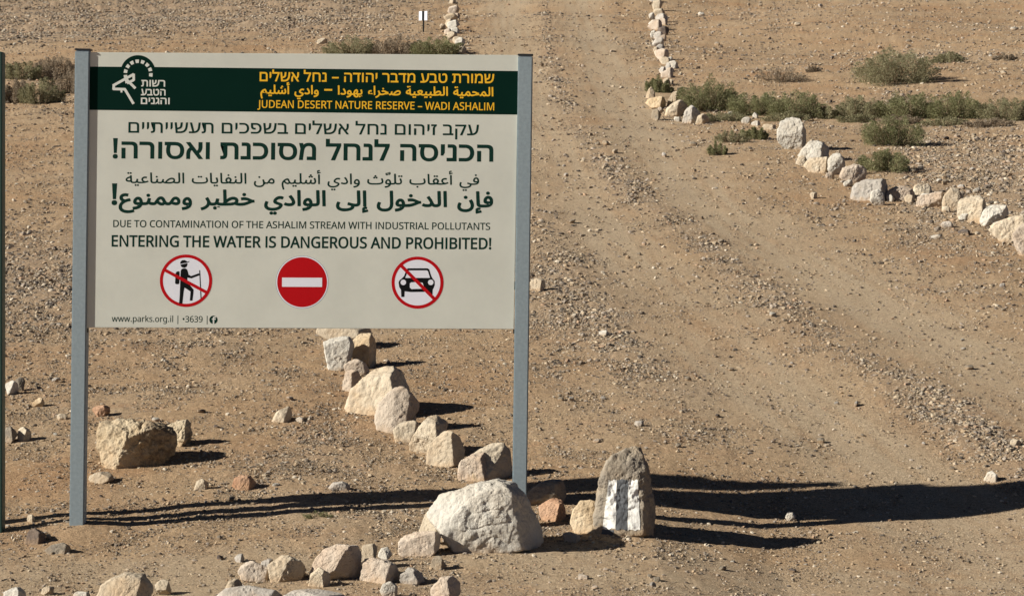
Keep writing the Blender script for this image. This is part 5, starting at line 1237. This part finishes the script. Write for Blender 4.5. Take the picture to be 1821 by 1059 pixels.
279, 281, 300, 293, 330, 325, 340, 343, 345, 368, 345, 394, 338, 426, 326, 457, 311, 479, 293, 498, 271, 511, 252, 518],
[102, 276, 1, 26, 266, 375, 158, 375, 158, 0, 87, 0, 87, 375, 12, 375, 12, 408, 87, 432, 88, 483, 97, 528, 108, 555, 130, 583, 152, 597, 186, 609, 216, 613,
257, 612, 310, 599, 292, 544, 254, 553, 228, 556, 204, 552, 185, 542, 171, 526, 162, 502, 158, 430, 266, 430],
]
# the lines of the sign as code points, in the order they stand from left to right
LINE_CODES = {
"hebrew title": [1501, 1497, 1500, 1513, 1488, 32, 1500, 1495, 1504, 32, 8211, 32, 1492, 1491, 1493, 1492, 1497, 32, 1512, 1489, 1491, 1502, 32, 1506, 1489,
1496, 32, 1514, 1512, 1493, 1502, 1513],
"arabic title": [65250, 65268, 65248, 65207, 65155, 32, 65265, 65193, 65165, 65261, 32, 8211, 32, 65165, 65193, 65262, 65260, 65267, 32, 65152, 65165, 65198,
65192, 65211, 32, 65172, 65268, 65228, 65268, 65170, 65220, 65247, 65165, 32, 65172, 65268, 65252, 65188, 65252, 65247, 65165],
"english title": [74, 85, 68, 69, 65, 78, 32, 68, 69, 83, 69, 82, 84, 32, 78, 65, 84, 85, 82, 69, 32, 82, 69, 83, 69, 82, 86, 69, 32, 8211, 32, 87, 65, 68, 73,
32, 65, 83, 72, 65, 76, 73, 77],
"emblem first": [1514, 1493, 1513, 1512],
"emblem second": [1506, 1489, 1496, 1492],
"emblem third": [1501, 1497, 1504, 1490, 1492, 1493],
"hebrew first": [1501, 1497, 1497, 1514, 1497, 1497, 1513, 1506, 1514, 32, 1501, 1497, 1499, 1508, 1513, 1489, 32, 1501, 1497, 1500, 1513, 1488, 32, 1500, 1495,
1504, 32, 1501, 1493, 1492, 1497, 1494, 32, 1489, 1511, 1506],
"hebrew second": [33, 1492, 1512, 1493, 1505, 1488, 1493, 32, 1514, 1504, 1499, 1493, 1505, 1502, 32, 1500, 1495, 1504, 1500, 32, 1492, 1505, 1497, 1504, 1499,
1492],
"arabic first": [65172, 65268, 65227, 65166, 65256, 65212, 65247, 65165, 32, 65173, 65166, 65267, 65166, 65236, 65256, 65247, 65165, 32, 65254, 65251, 32,
65250, 65268, 65248, 65207, 65155, 32, 65265, 65193, 65165, 65261, 32, 65177, 65262, 1617, 65248, 65175, 32, 65167, 65166, 65240, 65227, 65155, 32, 65266,
65235],
"arabic second": [33, 65225, 65262, 65256, 65252, 65251, 65261, 32, 65198, 65268, 65220, 65191, 32, 65265, 65193, 65165, 65262, 65247, 65165, 32, 65264, 65247,
65159, 32, 65245, 65262, 65191, 65194, 65247, 65165, 32, 65253, 65160, 65235],
"english first": [68, 85, 69, 32, 84, 79, 32, 67, 79, 78, 84, 65, 77, 73, 78, 65, 84, 73, 79, 78, 32, 79, 70, 32, 84, 72, 69, 32, 65, 83, 72, 65, 76, 73, 77,
32, 83, 84, 82, 69, 65, 77, 32, 87, 73, 84, 72, 32, 73, 78, 68, 85, 83, 84, 82, 73, 65, 76, 32, 80, 79, 76, 76, 85, 84, 65, 78, 84, 83],
"english second": [69, 78, 84, 69, 82, 73, 78, 71, 32, 84, 72, 69, 32, 87, 65, 84, 69, 82, 32, 73, 83, 32, 68, 65, 78, 71, 69, 82, 79, 85, 83, 32, 65, 78, 68,
32, 80, 82, 79, 72, 73, 66, 73, 84, 69, 68, 33],
"address": [119, 119, 119, 46, 112, 97, 114, 107, 115, 46, 111, 114, 103, 46, 105, 108, 32, 124, 32, 8226, 51, 54, 51, 57, 32, 124],
}
LINES = {k: "".join(chr(c) for c in v) for k, v in LINE_CODES.items()}

# ------------------------------------------------------------------ the sign
SY = 12.0                                        # the posts stand in this plane
FRONT = SY - 0.030                               # front face of the board
MEM, ALEF, SHADDA = chr(1501), chr(65165), chr(1617)   # reference letters and a mark
GLYPHS = {}
for _g in GLYPH_NUMBERS:
    _at, _outlines = 3, []
    for _ in range(_g[2]):
        _n = _g[_at]
        _outlines.append(np.array(_g[_at + 1:_at + 1 + 2 * _n], float).reshape(-1, 2))
        _at += 1 + 2 * _n
    GLYPHS[chr(_g[0])] = (_g[1], _outlines)

sign_base = np.array([float(on_plane(538, 583, SY)[0]), SY, 0.0])

def grow(p, d):
    """move an outline outwards by d pixels, mitred (counter-running holes shrink)"""
    e = np.roll(p, -1, 0) - p
    e = e / (np.hypot(e[:, 0], e[:, 1])[:, None] + 1e-9)
    n = np.stack([e[:, 1], -e[:, 0]], -1)
    a, b = np.roll(n, 1, 0), n
    k = np.clip(1 + (a * b).sum(1), 0.5, 2)
    return p - (a + b) / k[:, None] * d * GROW_SIDE

GROW_SIDE = -1.0

def flat_shape(name, polys, mat, layer, parent, offset=0.0, origin=sign_base):
    """filled outlines (photograph pixels, holes by even-odd) as a thin sheet a few tenths of a millimetre proud of the board"""
    yy = FRONT - 0.00025 * layer
    cu = bpy.data.curves.new(name, 'CURVE')
    cu.dimensions = '2D'
    cu.fill_mode = 'BOTH'
    for p in polys:
        p = np.asarray(p, float)
        if offset:
            p = grow(p, offset)
        w = on_plane(p[:, 0], p[:, 1], np.full(len(p), yy))
        s = cu.splines.new('POLY')
        s.points.add(len(p) - 1)
        for q, pt in zip(w, s.points):
            pt.co = (q[0] - origin[0], q[2] - origin[2], 0, 1)
        s.use_cyclic_u = True
    tmp = bpy.data.objects.new(name, cu)
    COL.objects.link(tmp)
    bpy.context.view_layer.update()
    me = bpy.data.meshes.new_from_object(tmp.evaluated_get(bpy.context.evaluated_depsgraph_get()))
    bpy.data.objects.remove(tmp)
    me.transform(Matrix.Rotation(R(90), 4, 'X'))
    me.transform(Matrix.Translation((0, yy - origin[1], 0)))
    # all faces look at the reader
    bm = bmesh.new(); bm.from_mesh(me)
    for f in bm.faces:
        if f.normal.y > 0:
            f.normal_flip()
    bm.to_mesh(me); bm.free()
    me.name = name
    me.materials.clear(); me.materials.append(mat)
    o = bpy.data.objects.new(name, me)
    COL.objects.link(o)
    o.parent = parent
    return o

def join_into(first, others):
    """several coats of one printed symbol become one mesh with several materials"""
    bm = bmesh.new()
    mats = []
    for o in [first] + others:
        m = o.data.materials[0]
        if m not in mats:
            mats.append(m)
        n0 = len(bm.faces)
        bm.from_mesh(o.data)
        bm.faces.ensure_lookup_table()
        for f in bm.faces[n0:]:
            f.material_index = mats.index(m)
    for m in mats[1:]:
        first.data.materials.append(m)
    bm.to_mesh(first.data); bm.free()
    for o in others:
        bpy.data.objects.remove(o)
    return first

def text_line(s, x0, y0, x1, y1, size, ref, mat, layer, parent, label, bold=0.0, track=0.0):
    """letters between two baseline ends; size = height in pixels of the reference glyph"""
    refh = max(p[:, 1].max() for p in GLYPHS[ref][1])
    pen, polys = 0.0, []
    for i, ch in enumerate(s):
        adv, sp = GLYPHS[ch]
        if ch == SHADDA:
            for p in sp:
                q = p.astype(float)
                q[:, 0] += pen - 150 - (q[:, 0].min() + q[:, 0].max()) / 2
                q[:, 1] += 20
                polys.append(q)
            continue
        for p in sp:
            polys.append(p + np.array([pen, 0.0]))
        pen += adv + track
    lo = min(p[:, 0].min() for p in polys); hi = max(p[:, 0].max() for p in polys)
    # strokes of one letter that overlap are laid on separate coats, so that fills do not cancel out
    coats = {}
    def area(q):
        return float((q[:, 0] * np.roll(q[:, 1], -1) - q[:, 1] * np.roll(q[:, 0], -1)).sum())
    seen = []
    for p in polys:
        t = (p[:, 0] - lo) / (hi - lo)
        up = p[:, 1] / refh * size
        q = np.stack([x0 + (x1 - x0) * t + 0.011 * up, y0 + (y1 - y0) * t - up], -1)
        solid = area(p) < 0
        box = (p[:, 0].min(), p[:, 0].max(), p[:, 1].min(), p[:, 1].max())
        k = 0
        hits = [kk for bb, s_, kk in seen if s_ and bb[0] < box[1] and box[0] < bb[1] and bb[2] < box[3] and box[2] < bb[3]]
        if solid:
            while k in hits:
                k += 1
        elif hits:
            inside = [kk for bb, s_, kk in seen if s_ and bb[0] < box[0] and box[1] < bb[1] and bb[2] < box[2] and box[3] < bb[3]]
            k = (inside or hits)[0]
        seen.append((box, solid, k))
        coats.setdefault(k, []).append(q)
    made = [flat_shape("lettering", qs, mat, layer + 0.4 * k, parent, bold) for k, qs in sorted(coats.items())]
    o = join_into(made[0], made[1:]) if len(made) > 1 else made[0]
    o["label"] = label
    return o

def circle(cx, cy, r, n=72, a0=0, a1=360):
    t = np.radians(np.linspace(a0, a1, n, endpoint=(a1 - a0) < 360))
    return np.stack([cx + r * np.cos(t), cy - r * np.sin(t)], -1)

def bar(p, q, w):
    p, q = np.array(p, float), np.array(q, float)
    d = (q - p) / np.hypot(*(q - p)); n = np.array([-d[1], d[0]]) * w / 2
    return np.array([p + n, q + n, q - n, p - n])

def build_sign():
    t = empty("information_sign", sign_base)
    tag(t, "large cream notice board with dark green header on two galvanised posts", "sign")
    def post(tx0, tx1, ty, bx0, bx1, by, lab):
        top = on_plane([tx0, tx1], [ty, ty], np.full(2, SY - 0.042)); bot = on_plane([bx0, bx1], [by, by], np.full(2, SY - 0.042))
        ht = top[0][2] - bot[0][2] + 0.35
        wd = 0.5 * ((top[1][0] - top[0][0]) + (bot[1][0] - bot[0][0]))
        bm = box_mesh(-wd / 2, wd / 2, 0, 0.08, 0, ht, 0.006)
        sh = ((top[0] + top[1]) / 2 - (bot[0] + bot[1]) / 2)
        k = sh[0] / sh[2]
        for v in bm.verts:
            v.co.x += k * (v.co.z - 0.35)
        b = (bot[0] + bot[1]) / 2 - sign_base
        o = bm_obj("post", bm, M["metal"], (b[0], SY - 0.042 - sign_base[1], b[2] - 0.35), t)
        o["label"] = lab
        c = box_mesh(-wd / 2 - 0.002, wd / 2 + 0.002, -0.002, 0.082, ht + 0.001, ht + 0.009, 0.002)
        for v in c.verts:
            v.co.x += k * (v.co.z - 0.35)
        cp = bm_obj("cap", c, M["cap"], (0, 0, 0), o)
        return o
    post(133.5, 159, 89.5, 122.5, 149.5, 935, "left galvanised post")
    post(922, 947, 99, 909.5, 937, 926, "right galvanised post")
    # board: a framed sheet 22 mm thick
    corners = [(157.5, 93), (922.5, 98), (913.5, 585), (152.8, 582)]
    w = on_plane([c[0] for c in corners], [c[1] for c in corners], np.full(4, FRONT)) - sign_base
    bm = bmesh.new()
    fr = [bm.verts.new(Vector(p)) for p in w]
    bk = [bm.verts.new(Vector(p) + Vector((0, 0.022, 0))) for p in w]
    bm.faces.new(fr[::-1]); bm.faces.new(bk)
    for i in range(4):
        bm.faces.new((fr[i], fr[(i + 1) % 4], bk[(i + 1) % 4], bk[i]))
    bmesh.ops.recalc_face_normals(bm, faces=bm.faces[:])
    bmesh.ops.bevel(bm, geom=bm.edges[:], offset=0.002, segments=2, affect='EDGES')
    board = bm_obj("board", bm, M["board"], (0, 0, 0), t)
    # two rails behind the sheet and their brackets
    for py in (170, 500):
        a = on_plane(150, py, SY + 0.012) - sign_base; b = on_plane(922, py + 4, SY + 0.012) - sign_base
        bm = box_mesh(a[0], b[0], a[1] - 0.0195, a[1] + 0.018, a[2] - 0.02, a[2] + 0.02, 0.002)
        bm_obj("rail", bm, M["metal"], (0, 0, 0), t)
    for px, py in ((154.5, 587), (914.5, 589)):
        a = on_plane(px, py, SY - 0.02) - sign_base
        bm_obj("bracket", box_mesh(a[0] - 0.006, a[0] + 0.004, a[1], a[1] + 0.03, a[2] - 0.012, a[2] + 0.01, 0.001), M["cap"], (0, 0, 0), t)
    # header band with its dome
    band = [(157.5, 118.5), (216.5, 119)]
    band += [tuple(p) for p in circle(245.4, 129.5, 31.2, 40, 161, 19)]
    band += [(276, 119.3), (922, 126.5), (920.6, 204), (156.5, 195.5)]
    flat_shape("header_band", [band], M["green"], 1, board)
    dark, yel, cr = M["ink"], M["yellow"], M["creamink"]
    text_line(LINES["hebrew title"], 462, 144.3, 878.5, 148, 15.8, MEM, yel, 2, board, "Hebrew title in yellow", 0.35)
    text_line(LINES["arabic title"], 463.5, 166.5, 876.8, 171, 15.5, ALEF, yel, 2, board, "Arabic title in yellow", 0.5)
    text_line(LINES["english title"], 458, 191.6, 878.5, 196.3, 13.4, 'E', yel, 2, board, "English title in yellow", 0.22)
    text_line(LINES["emblem first"], 251.5, 153.6, 293.3, 154, 11.0, MEM, cr, 2, board, "first line of the emblem's Hebrew name", 0.4)
    text_line(LINES["emblem second"], 251, 169.4, 294, 169.8, 10.8, MEM, cr, 2, board, "second line of the emblem's Hebrew name", 0.4)
    text_line(LINES["emblem third"], 250.8, 184.8, 301.3, 185.2, 10.8, MEM, cr, 2, board, "third line of the emblem's Hebrew name", 0.4)
    text_line(LINES["hebrew first"], 228.5, 235.8, 851.3, 240.6, 18.4, MEM, dark, 1, board, "Hebrew text, first line", 0.35)
    text_line(LINES["hebrew second"], 201.5, 280.5, 876, 286.5, 28.0, MEM, dark, 1, board, "Hebrew text, bold second line", 1.15)
    text_line(LINES["arabic first"], 223.5, 325.3, 851.5, 328.5, 18.5, ALEF, dark, 1, board, "Arabic text, first line", 0.35)
    text_line(LINES["arabic second"], 199.5, 363, 875.5, 367.8, 26.5, ALEF, dark, 1, board, "Arabic text, bold second line", 1.2)
    text_line(LINES["english first"], 201.5, 403.4, 871.5, 408.6, 12.2, 'E', dark, 1, board, "English text, first line", 0.22)
    text_line(LINES["english second"], 199, 437.8, 873, 442.8, 19.4, 'E', dark, 1, board, "English text, bold second line", 0.65)
    text_line(LINES["address"], 198.8, 571.4, 368.8, 572.6, 11.4, 'l', dark, 1, board, "web address and telephone number", 0.1)
    # emblem: a long-horned goat's head under a dashed arch
    parts = []
    arch = []
    n = 9
    for k in range(n):
        a = -4 + k * (196 / (n - 1)) - 7.6; b = a + 15.2
        arch.append(np.concatenate([circle(245.6, 131.8, 25.8, 5, a, b), circle(245.6, 131.8, 19.6, 5, b, a)]))
    arch = arch[:n]
    parts.append(flat_shape("emblem", arch, cr, 2, board))
    def z1(x, y):
        return (x / 3.309, 80 + y / 3.309)
    strokes = [((788, 172), (664, 240)), ((786, 170), (787, 208)), ((789, 205), (748, 226)), ((744, 203), (797, 256)), ((670, 238), (668, 263)),
               ((664, 259), (738, 261)), ((733, 258), (786, 347)), ((714, 261), (715, 280)), ((736, 190), (744, 226))]
    for k, (a, b) in enumerate(strokes):
        parts.append(flat_shape("emblem", [bar(z1(*a), z1(*b), 4.6 if k not in (7, 8) else 3.4)], cr, 2.05 + 0.05 * k, board))
    e = join_into(parts[0], parts[1:])
    e["label"] = "cream emblem, goat head under a dashed arch"
    # walker crossed out
    def z3(pts):
        return [(120 + x / 4.073, 380 + y / 4.073) for x, y in pts]
    wh, rd, bk_ = M["whitev"], M["redv"], M["black"]
    ps = [flat_shape("no_walking_symbol", [circle(330.7, 498.8, 46.8)], wh, 1, board),
          flat_shape("s", [circle(330.7, 498.8, 46.6), circle(330.7, 498.8, 41.0)], rd, 2, board),
          flat_shape("s", [z3([(820, 412), (826, 400), (838, 395), (855, 395), (866, 402), (872, 418), (877, 440), (895, 450), (952, 430), (958, 444), (897, 467), (868, 461), (868, 498), (850, 520), (842, 560), (832, 650), (808, 650), (813, 590), (816, 500), (818, 450)])], bk_, 2.2, board),
          flat_shape("s", [z3([(838, 505), (868, 492), (890, 520), (913, 548), (912, 570), (905, 628), (886, 628), (891, 562), (842, 530)])], bk_, 2.4, board),
          flat_shape("s", [z3([(791, 418), (806, 415), (812, 420), (810, 500), (804, 509), (786, 509), (779, 502), (783, 430)])], bk_, 2.2, board),
          flat_shape("s", [z3([(818, 368), (868, 357), (869, 368), (862, 383), (848, 391), (832, 388), (822, 380)])], bk_, 2.2, board),
          flat_shape("s", [z3([(816, 362), (818, 347), (830, 336), (848, 334), (862, 341), (867, 347), (884, 343), (882, 348), (868, 353)])], bk_, 2.2, board),
          flat_shape("s", [z3([tuple(p) for p in bar((957, 408), (967, 612), 6.5)])], bk_, 2.6, board),
          flat_shape("s", [z3([tuple(p) for p in bar((702, 405), (1012, 571), 23)])], rd, 3.2, board)]
    join_into(ps[0], ps[1:])["label"] = "walker with a stick crossed out in red"
    # no entry
    ps = [flat_shape("no_entry_symbol", [circle(537.2, 501.4, 46.9), circle(537.2, 501.4, 46.2)], M["metal"], 1, board),
          flat_shape("s", [circle(537.2, 501.4, 46.2)], wh, 1.4, board),
          flat_shape("s", [circle(537.2, 501.4, 44.3)], rd, 2, board),
          flat_shape("s", [[(501.6, 493.3), (572.9, 493.6), (572.7, 509.9), (501.5, 509.6)]], wh, 3, board)]
    join_into(ps[0], ps[1:])["label"] = "red no-entry disc with a white bar"
    # car crossed out
    def z4(pts):
        return [(480 + x / 3.794, 380 + y / 3.794) for x, y in pts]
    ps = [flat_shape("no_cars_symbol", [circle(742.4, 502.2, 46.6)], wh, 1, board),
          flat_shape("s", [circle(742.4, 502.2, 46.3), circle(742.4, 502.2, 40.6)], rd, 2, board),
          flat_shape("s", [z4([(888, 437), (905, 420), (922, 374), (932, 367), (1062, 367), (1074, 373), (1088, 418), (1098, 437), (1111, 452), (1112, 480), (1104, 500), (1098, 510), (1096, 556), (1076, 556), (1072, 522), (1040, 526), (950, 527), (909, 522), (907, 560), (886, 560), (884, 512), (872, 492), (868, 462), (874, 448)]),
                           z4([(912, 432), (930, 386), (938, 381), (1058, 381), (1066, 387), (1080, 432)])], bk_, 2.2, board),
          flat_shape("s", [[tuple(p) for p in circle(480 + 900 / 3.794, 380 + 462 / 3.794, 4.9, 24)], [tuple(p) for p in circle(480 + 1085 / 3.794, 380 + 462 / 3.794, 4.9, 24)]], wh, 2.6, board),
          flat_shape("s", [z4([(944, 470), (952, 462), (985, 460), (1030, 465), (1038, 488), (1028, 505), (955, 507), (944, 497)])], wh, 2.6, board),
          flat_shape("s", [z4([tuple(p) for p in bar((880, 344), (1110, 575), 22)])], rd, 3.2, board)]
    join_into(ps[0], ps[1:])["label"] = "car front crossed out in red"
    # round badge with a letter at the end of the address line
    fs = GLYPHS['f'][1][0].astype(float)
    fs = fs - np.array([(fs[:, 0].min() + fs[:, 0].max()) / 2, 0])
    k = 12.6 / fs[:, 1].max()
    ps = [flat_shape("badge", [circle(379.6, 568.2, 7.4, 40)], dark, 1, board),
          flat_shape("s", [np.stack([380.6 + fs[:, 0] * k * 1.15, 575.2 - fs[:, 1] * k], -1)], cr, 1.6, board, 0.5)]
    join_into(ps[0], ps[1:])["label"] = "dark round badge with a cream letter f"
    return t

build_sign()

def build_neighbour():
    """the next sign, of which only the edge of its right post stands in the picture"""
    gy = 11.975                                  # far enough back for its shadow to pass behind the cream board
    e = on_plane([3.6, 3.6], [92, 953], np.full(2, gy))
    base = np.array([e[1][0] - 0.04, gy + 0.04, float(land_z(e[1][0] - 0.04, gy + 0.04))])
    t = empty("neighbouring_sign", base)
    tag(t, "dark green sign post edge cut by the left border of the photo", "sign")
    top = e[0][2] - base[2]
    k = (e[0][0] - e[1][0]) / (e[0][2] - e[1][2])            # the whole sign leans a little
    def leaning(bm):
        for v in bm.verts:
            v.co.x += k * v.co.z
        return bm
    for x in (0.0, -0.70):
        bm_obj("post", leaning(box_mesh(x - 0.04, x + 0.04, -0.04, 0.04, -0.35, top, 0.004)), M["greenpost"], (0, 0, 0), t)
    bm_obj("board", leaning(box_mesh(-0.658, -0.042, -0.012, 0.012, 1.02, top - 0.03, 0.002)), M["greenpost"], (0, 0, 0), t)
    return t

build_neighbour()

def build_marker():
    b = ground_at(752.5, 58)
    b[2] = float(land_z(b[0], b[1]))
    t = empty("trail_marker_sign", b)
    tag(t, "tiny white trail marker plate with a black stripe, on a thin post above the board", "trail marker")
    s = b[1] / FPX
    bm_obj("post", box_mesh(-1.1 * s, 1.1 * s, 0.0, 2.2 * s, -0.2, 36 * s, 0.002), M["black"], (0, 0, 0), t)
    bm_obj("plate", box_mesh(-8.2 * s, 8.2 * s, -0.012, -0.002, 21 * s, 37.5 * s, 0.002), M["whitev"], (0, 0, 0), t)
    t.rotation_euler = (0, 0, R(-22))
    o = bm_obj("stripe", box_mesh(-1.9 * s, 1.9 * s, -0.018, -0.0125, 21 * s, 38 * s, 0.0), M["black"], (0, 0, 0), t)
    o["label"] = "black middle stripe"

build_marker()

# ------------------------------------------------------------------ bushes
def shrub(label, cx, by, wpx, hpx, mat, n_leaf, seed, group=None, lean=0.0, open_=0.0, name="desert_bush", cat="bush", leaf=1.0):
    rng = np.random.default_rng(seed)
    g = ground_at(cx, by)
    m = g[1] / FPX
    wpx = wpx * 1.12
    W, H = 0.5 * wpx * m, hpx * m
    D = min(W * 0.8, H * 1.5)
    c0 = np.array([g[0], g[1] + D * 0.55])
    base = np.array([c0[0], c0[1], float(land_z(c0[0], c0[1]))])
    t = empty(name, base)
    tag(t, label, cat, group)
    # lobes make the outline uneven
    nl = int(np.clip(wpx / 5, 7, 30))
    lx = np.linspace(-0.82, 0.82, nl) + rng.uniform(-0.10, 0.10, nl)
    rng.shuffle(lx)
    ly = rng.uniform(-0.7, 0.7, nl) * np.sqrt(np.clip(1 - lx ** 2, 0, 1))
    prof = np.sqrt(np.clip(1 - lx ** 2 * 0.95, 0.04, 1)) * np.clip(rng.normal(0.86, 0.16, nl), 0.45, 1.08)
    roots, P, DIR = [], [], []
    per = int(n_leaf * 2.0 / nl)
    tone = []
    for k in range(nl):
        r = np.array([rng.uniform(.20, .40) * W, rng.uniform(.3, .5) * D, 0.0])
        hz = H * prof[k]
        n = int(per * rng.uniform(0.75, 1.25))
        u = rng.normal(size=(n, 3)); u /= np.linalg.norm(u, axis=1)[:, None]
        rad = rng.random(n) ** (0.42 + 0.3 * open_)
        z = rng.random(n) ** 0.8 * hz
        taper = np.sqrt(np.clip(1 - (z / max(hz, 1e-6)) ** 2.2, 0.02, 1)) * (0.75 + 0.25 * z / hz)
        x = lx[k] * W * (0.8 + 0.2 * z / hz) + u[:, 0] * rad * r[0] * taper + lean * z
        y = ly[k] * D + u[:, 1] * rad * r[1] * taper
        P.append(np.stack([x, y, z], -1))
        d = np.stack([u[:, 0] * 0.8 + 0.5 * lx[k], u[:, 1] * 0.8, 0.35 + rng.random(n) * 0.8], -1) + rng.normal(0, 0.45, (n, 3))
        DIR.append(d / np.linalg.norm(d, axis=1)[:, None])
        tone.append(np.clip(rng.normal(0.5 + 0.12 * rng.normal(), 0.22, n), 0, 1))
        roots.append((lx[k] * W * 0.45, ly[k] * D * 0.45, lx[k] * W + lean * hz * .8, ly[k] * D, hz * 0.85))
    P = np.concatenate(P); DIR = np.concatenate(DIR); tone = np.concatenate(tone)
    P[:, 2] += land_z(base[0] + P[:, 0], base[1] + P[:, 1]) - base[2]
    n = len(P)
    L = leaf * rng.uniform(1.6, 4.6, n)[:, None] * m
    wv = np.cross(DIR, rng.normal(size=(n, 3))); wv /= np.linalg.norm(wv, axis=1)[:, None] + 1e-9
    wd = wv * (0.08 * L + 0.24 * m)
    V = np.stack([P - DIR * L * .5, P + wd, P + DIR * L * .5, P - wd], 1).reshape(-1, 3)
    F = np.arange(4 * n, dtype=np.int32).reshape(-1, 4)
    o = mesh_obj("foliage", V, F, M[mat], (0, 0, 0), t)
    float_attr(o.data, "tone", np.repeat(tone, 4))
    # branches
    verts, faces = [], []
    for (x0, y0, x1, y1, z1) in roots:
        for s in range(3):
            a = np.array([x0 + rng.normal(0, .03 * W), y0 + rng.normal(0, .03 * D), -0.02 * H])
            b = np.array([x1 + rng.normal(0, .14 * W), y1 + rng.normal(0, .14 * D), z1 * rng.uniform(.75, 1.08)])
            mid = (a + b) / 2 + np.array([rng.normal(0, .06 * W), 0, -0.04 * H])
            ring0 = len(verts)
            for q, rr in ((a, 0.9), (mid, 0.6), (b, 0.18)):
                for j in range(4):
                    an = j * math.pi / 2
                    verts.append(q + np.array([math.cos(an), math.sin(an), 0]) * rr * m * 0.7)
            for lv in range(2):
                for j in range(4):
                    i0 = ring0 + lv * 4 + j; i1 = ring0 + lv * 4 + (j + 1) % 4
                    faces.append((i0, i1, i1 + 4, i0 + 4))
    mesh_obj("branches", verts, faces, M["twig"], (0, 0, 0), t)
    return t

GB = "bushes in the green belt across the slope"
shrub("big round grey-green bush standing alone on the upper slope", 1597, 152, 146, 60, "leaf_olive", 9000, 1)
shrub("small low bush high on the slope, up right of the big round bush", 1690, 112, 62, 19, "leaf_olive", 1800, 2, open_=.5)
shrub("tiny dry bush near the right edge, high on the slope", 1790, 108, 42, 12, "leaf_dry", 900, 3, open_=.6)
shrub("leftmost tall bush of the green belt, behind the bent stone row", 1262, 199, 118, 56, "leaf_green", 6500, 4, GB)
shrub("dark bush in the green belt, right of its leftmost tall one", 1345, 207, 105, 44, "leaf_green", 5500, 5, GB)
shrub("sloping bush of the green belt above the tall white upright stone", 1422, 211, 112, 46, "leaf_green", 5500, 6, GB)
shrub("low end of the green belt's left half, beside the gap", 1470, 211, 46, 22, "leaf_olive", 1600, 7, GB)
shrub("first bush of the green belt's right half, pale and low", 1535, 212, 90, 36, "leaf_olive", 4200, 8, GB)
shrub("middle bush of the green belt's right half, above the rounded lower bush", 1615, 213, 112, 46, "leaf_green", 5800, 9, GB)
shrub("tallest dark bush of the green belt's right half", 1702, 214, 112, 50, "leaf_green", 6000, 10, GB)
shrub("bush of the green belt cut by the right picture edge", 1795, 216, 100, 40, "leaf_olive", 4500, 11, GB)
shrub("rounded green bush below the green belt, in front of its right half", 1592, 262, 112, 54, "leaf_green", 6500, 12)
shrub("low spreading bush right behind the right-hand stone row", 1575, 307, 96, 36, "leaf_green", 5000, 13)
shrub("low green tuft to the left of the tall white upright stone", 1342, 248, 50, 22, "leaf_green", 1800, 14, open_=.3)
shrub("thin greyish tuft left of the low green tuft by the white upright stone", 1302, 254, 64, 22, "leaf_olive", 1200, 15, open_=.8)
shrub("small dark tuft nearest the track below the bent stone row", 1276, 276, 36, 24, "leaf_green", 1300, 16, open_=.4)
shrub("little round bush beside the track where the right-hand row bends", 1172, 166, 52, 28, "leaf_green", 2600, 17)
shrub("sparse dead bush on the sand between the green belt and the big round bush", 1390, 147, 90, 26, "leaf_dry", 1100, 18, open_=1.0)
shrub("tiny brown tuft left of the big round bush", 1447, 130, 26, 13, "leaf_dry", 600, 19, open_=.4)
shrub("green strip of low growth at the foot of the green belt's left half", 1285, 216, 90, 15, "leaf_olive", 1800, 20, GB)
shrub("small tuft growing against the pitted cream stone of the right-hand row", 1455, 303, 18, 14, "leaf_olive", 500, 21)
shrub("dry grey bush at the left edge, lowest of the clump beside the left post", 22, 184, 60, 42, "leaf_dry", 3600, 22, open_=.6)
shrub("olive grey bush in the middle of the clump beside the left post", 68, 185, 86, 44, "leaf_olive", 4600, 23, open_=.5)
shrub("brownish bush of that clump touching the sign's left post", 118, 168, 70, 46, "leaf_dry", 3600, 24, open_=.5)
shrub("low dark bush at the back of the clump beside the left post", 34, 142, 70, 34, "leaf_olive", 3000, 29, open_=.5)
shrub("dry brown bush at the back of the clump, nearer the left post", 96, 140, 84, 40, "leaf_dry", 3200, 30, open_=.6)
shrub("grey-green low bush above the board's top edge, left of three", 622, 100, 96, 30, "leaf_olive", 3000, 25, open_=.3)
shrub("dry brownish low bush above the board's top edge, middle of three", 700, 100, 78, 34, "leaf_dry", 2600, 26, open_=.4)
shrub("greenest low bush above the board's top edge, below the trail marker", 775, 100, 92, 32, "leaf_green", 3600, 27)
shrub("tiny green weed in the shadow to the left of the white boulder", 562, 922, 58, 12, "leaf_green", 500, 28, open_=1.0, name="weed", cat="weed", leaf=0.8)
for k, (x, y, w) in enumerate([(1525, 219, 80), (1600, 222, 90), (1680, 224, 90), (1760, 226, 90), (1400, 216, 90)]):
    shrub("low pale growth at the foot of the bushes in the green belt", x, y, w, 15, "leaf_dry" if k % 2 else "leaf_olive", 1300, 40 + k, "low growth along the green belt", open_=.9)
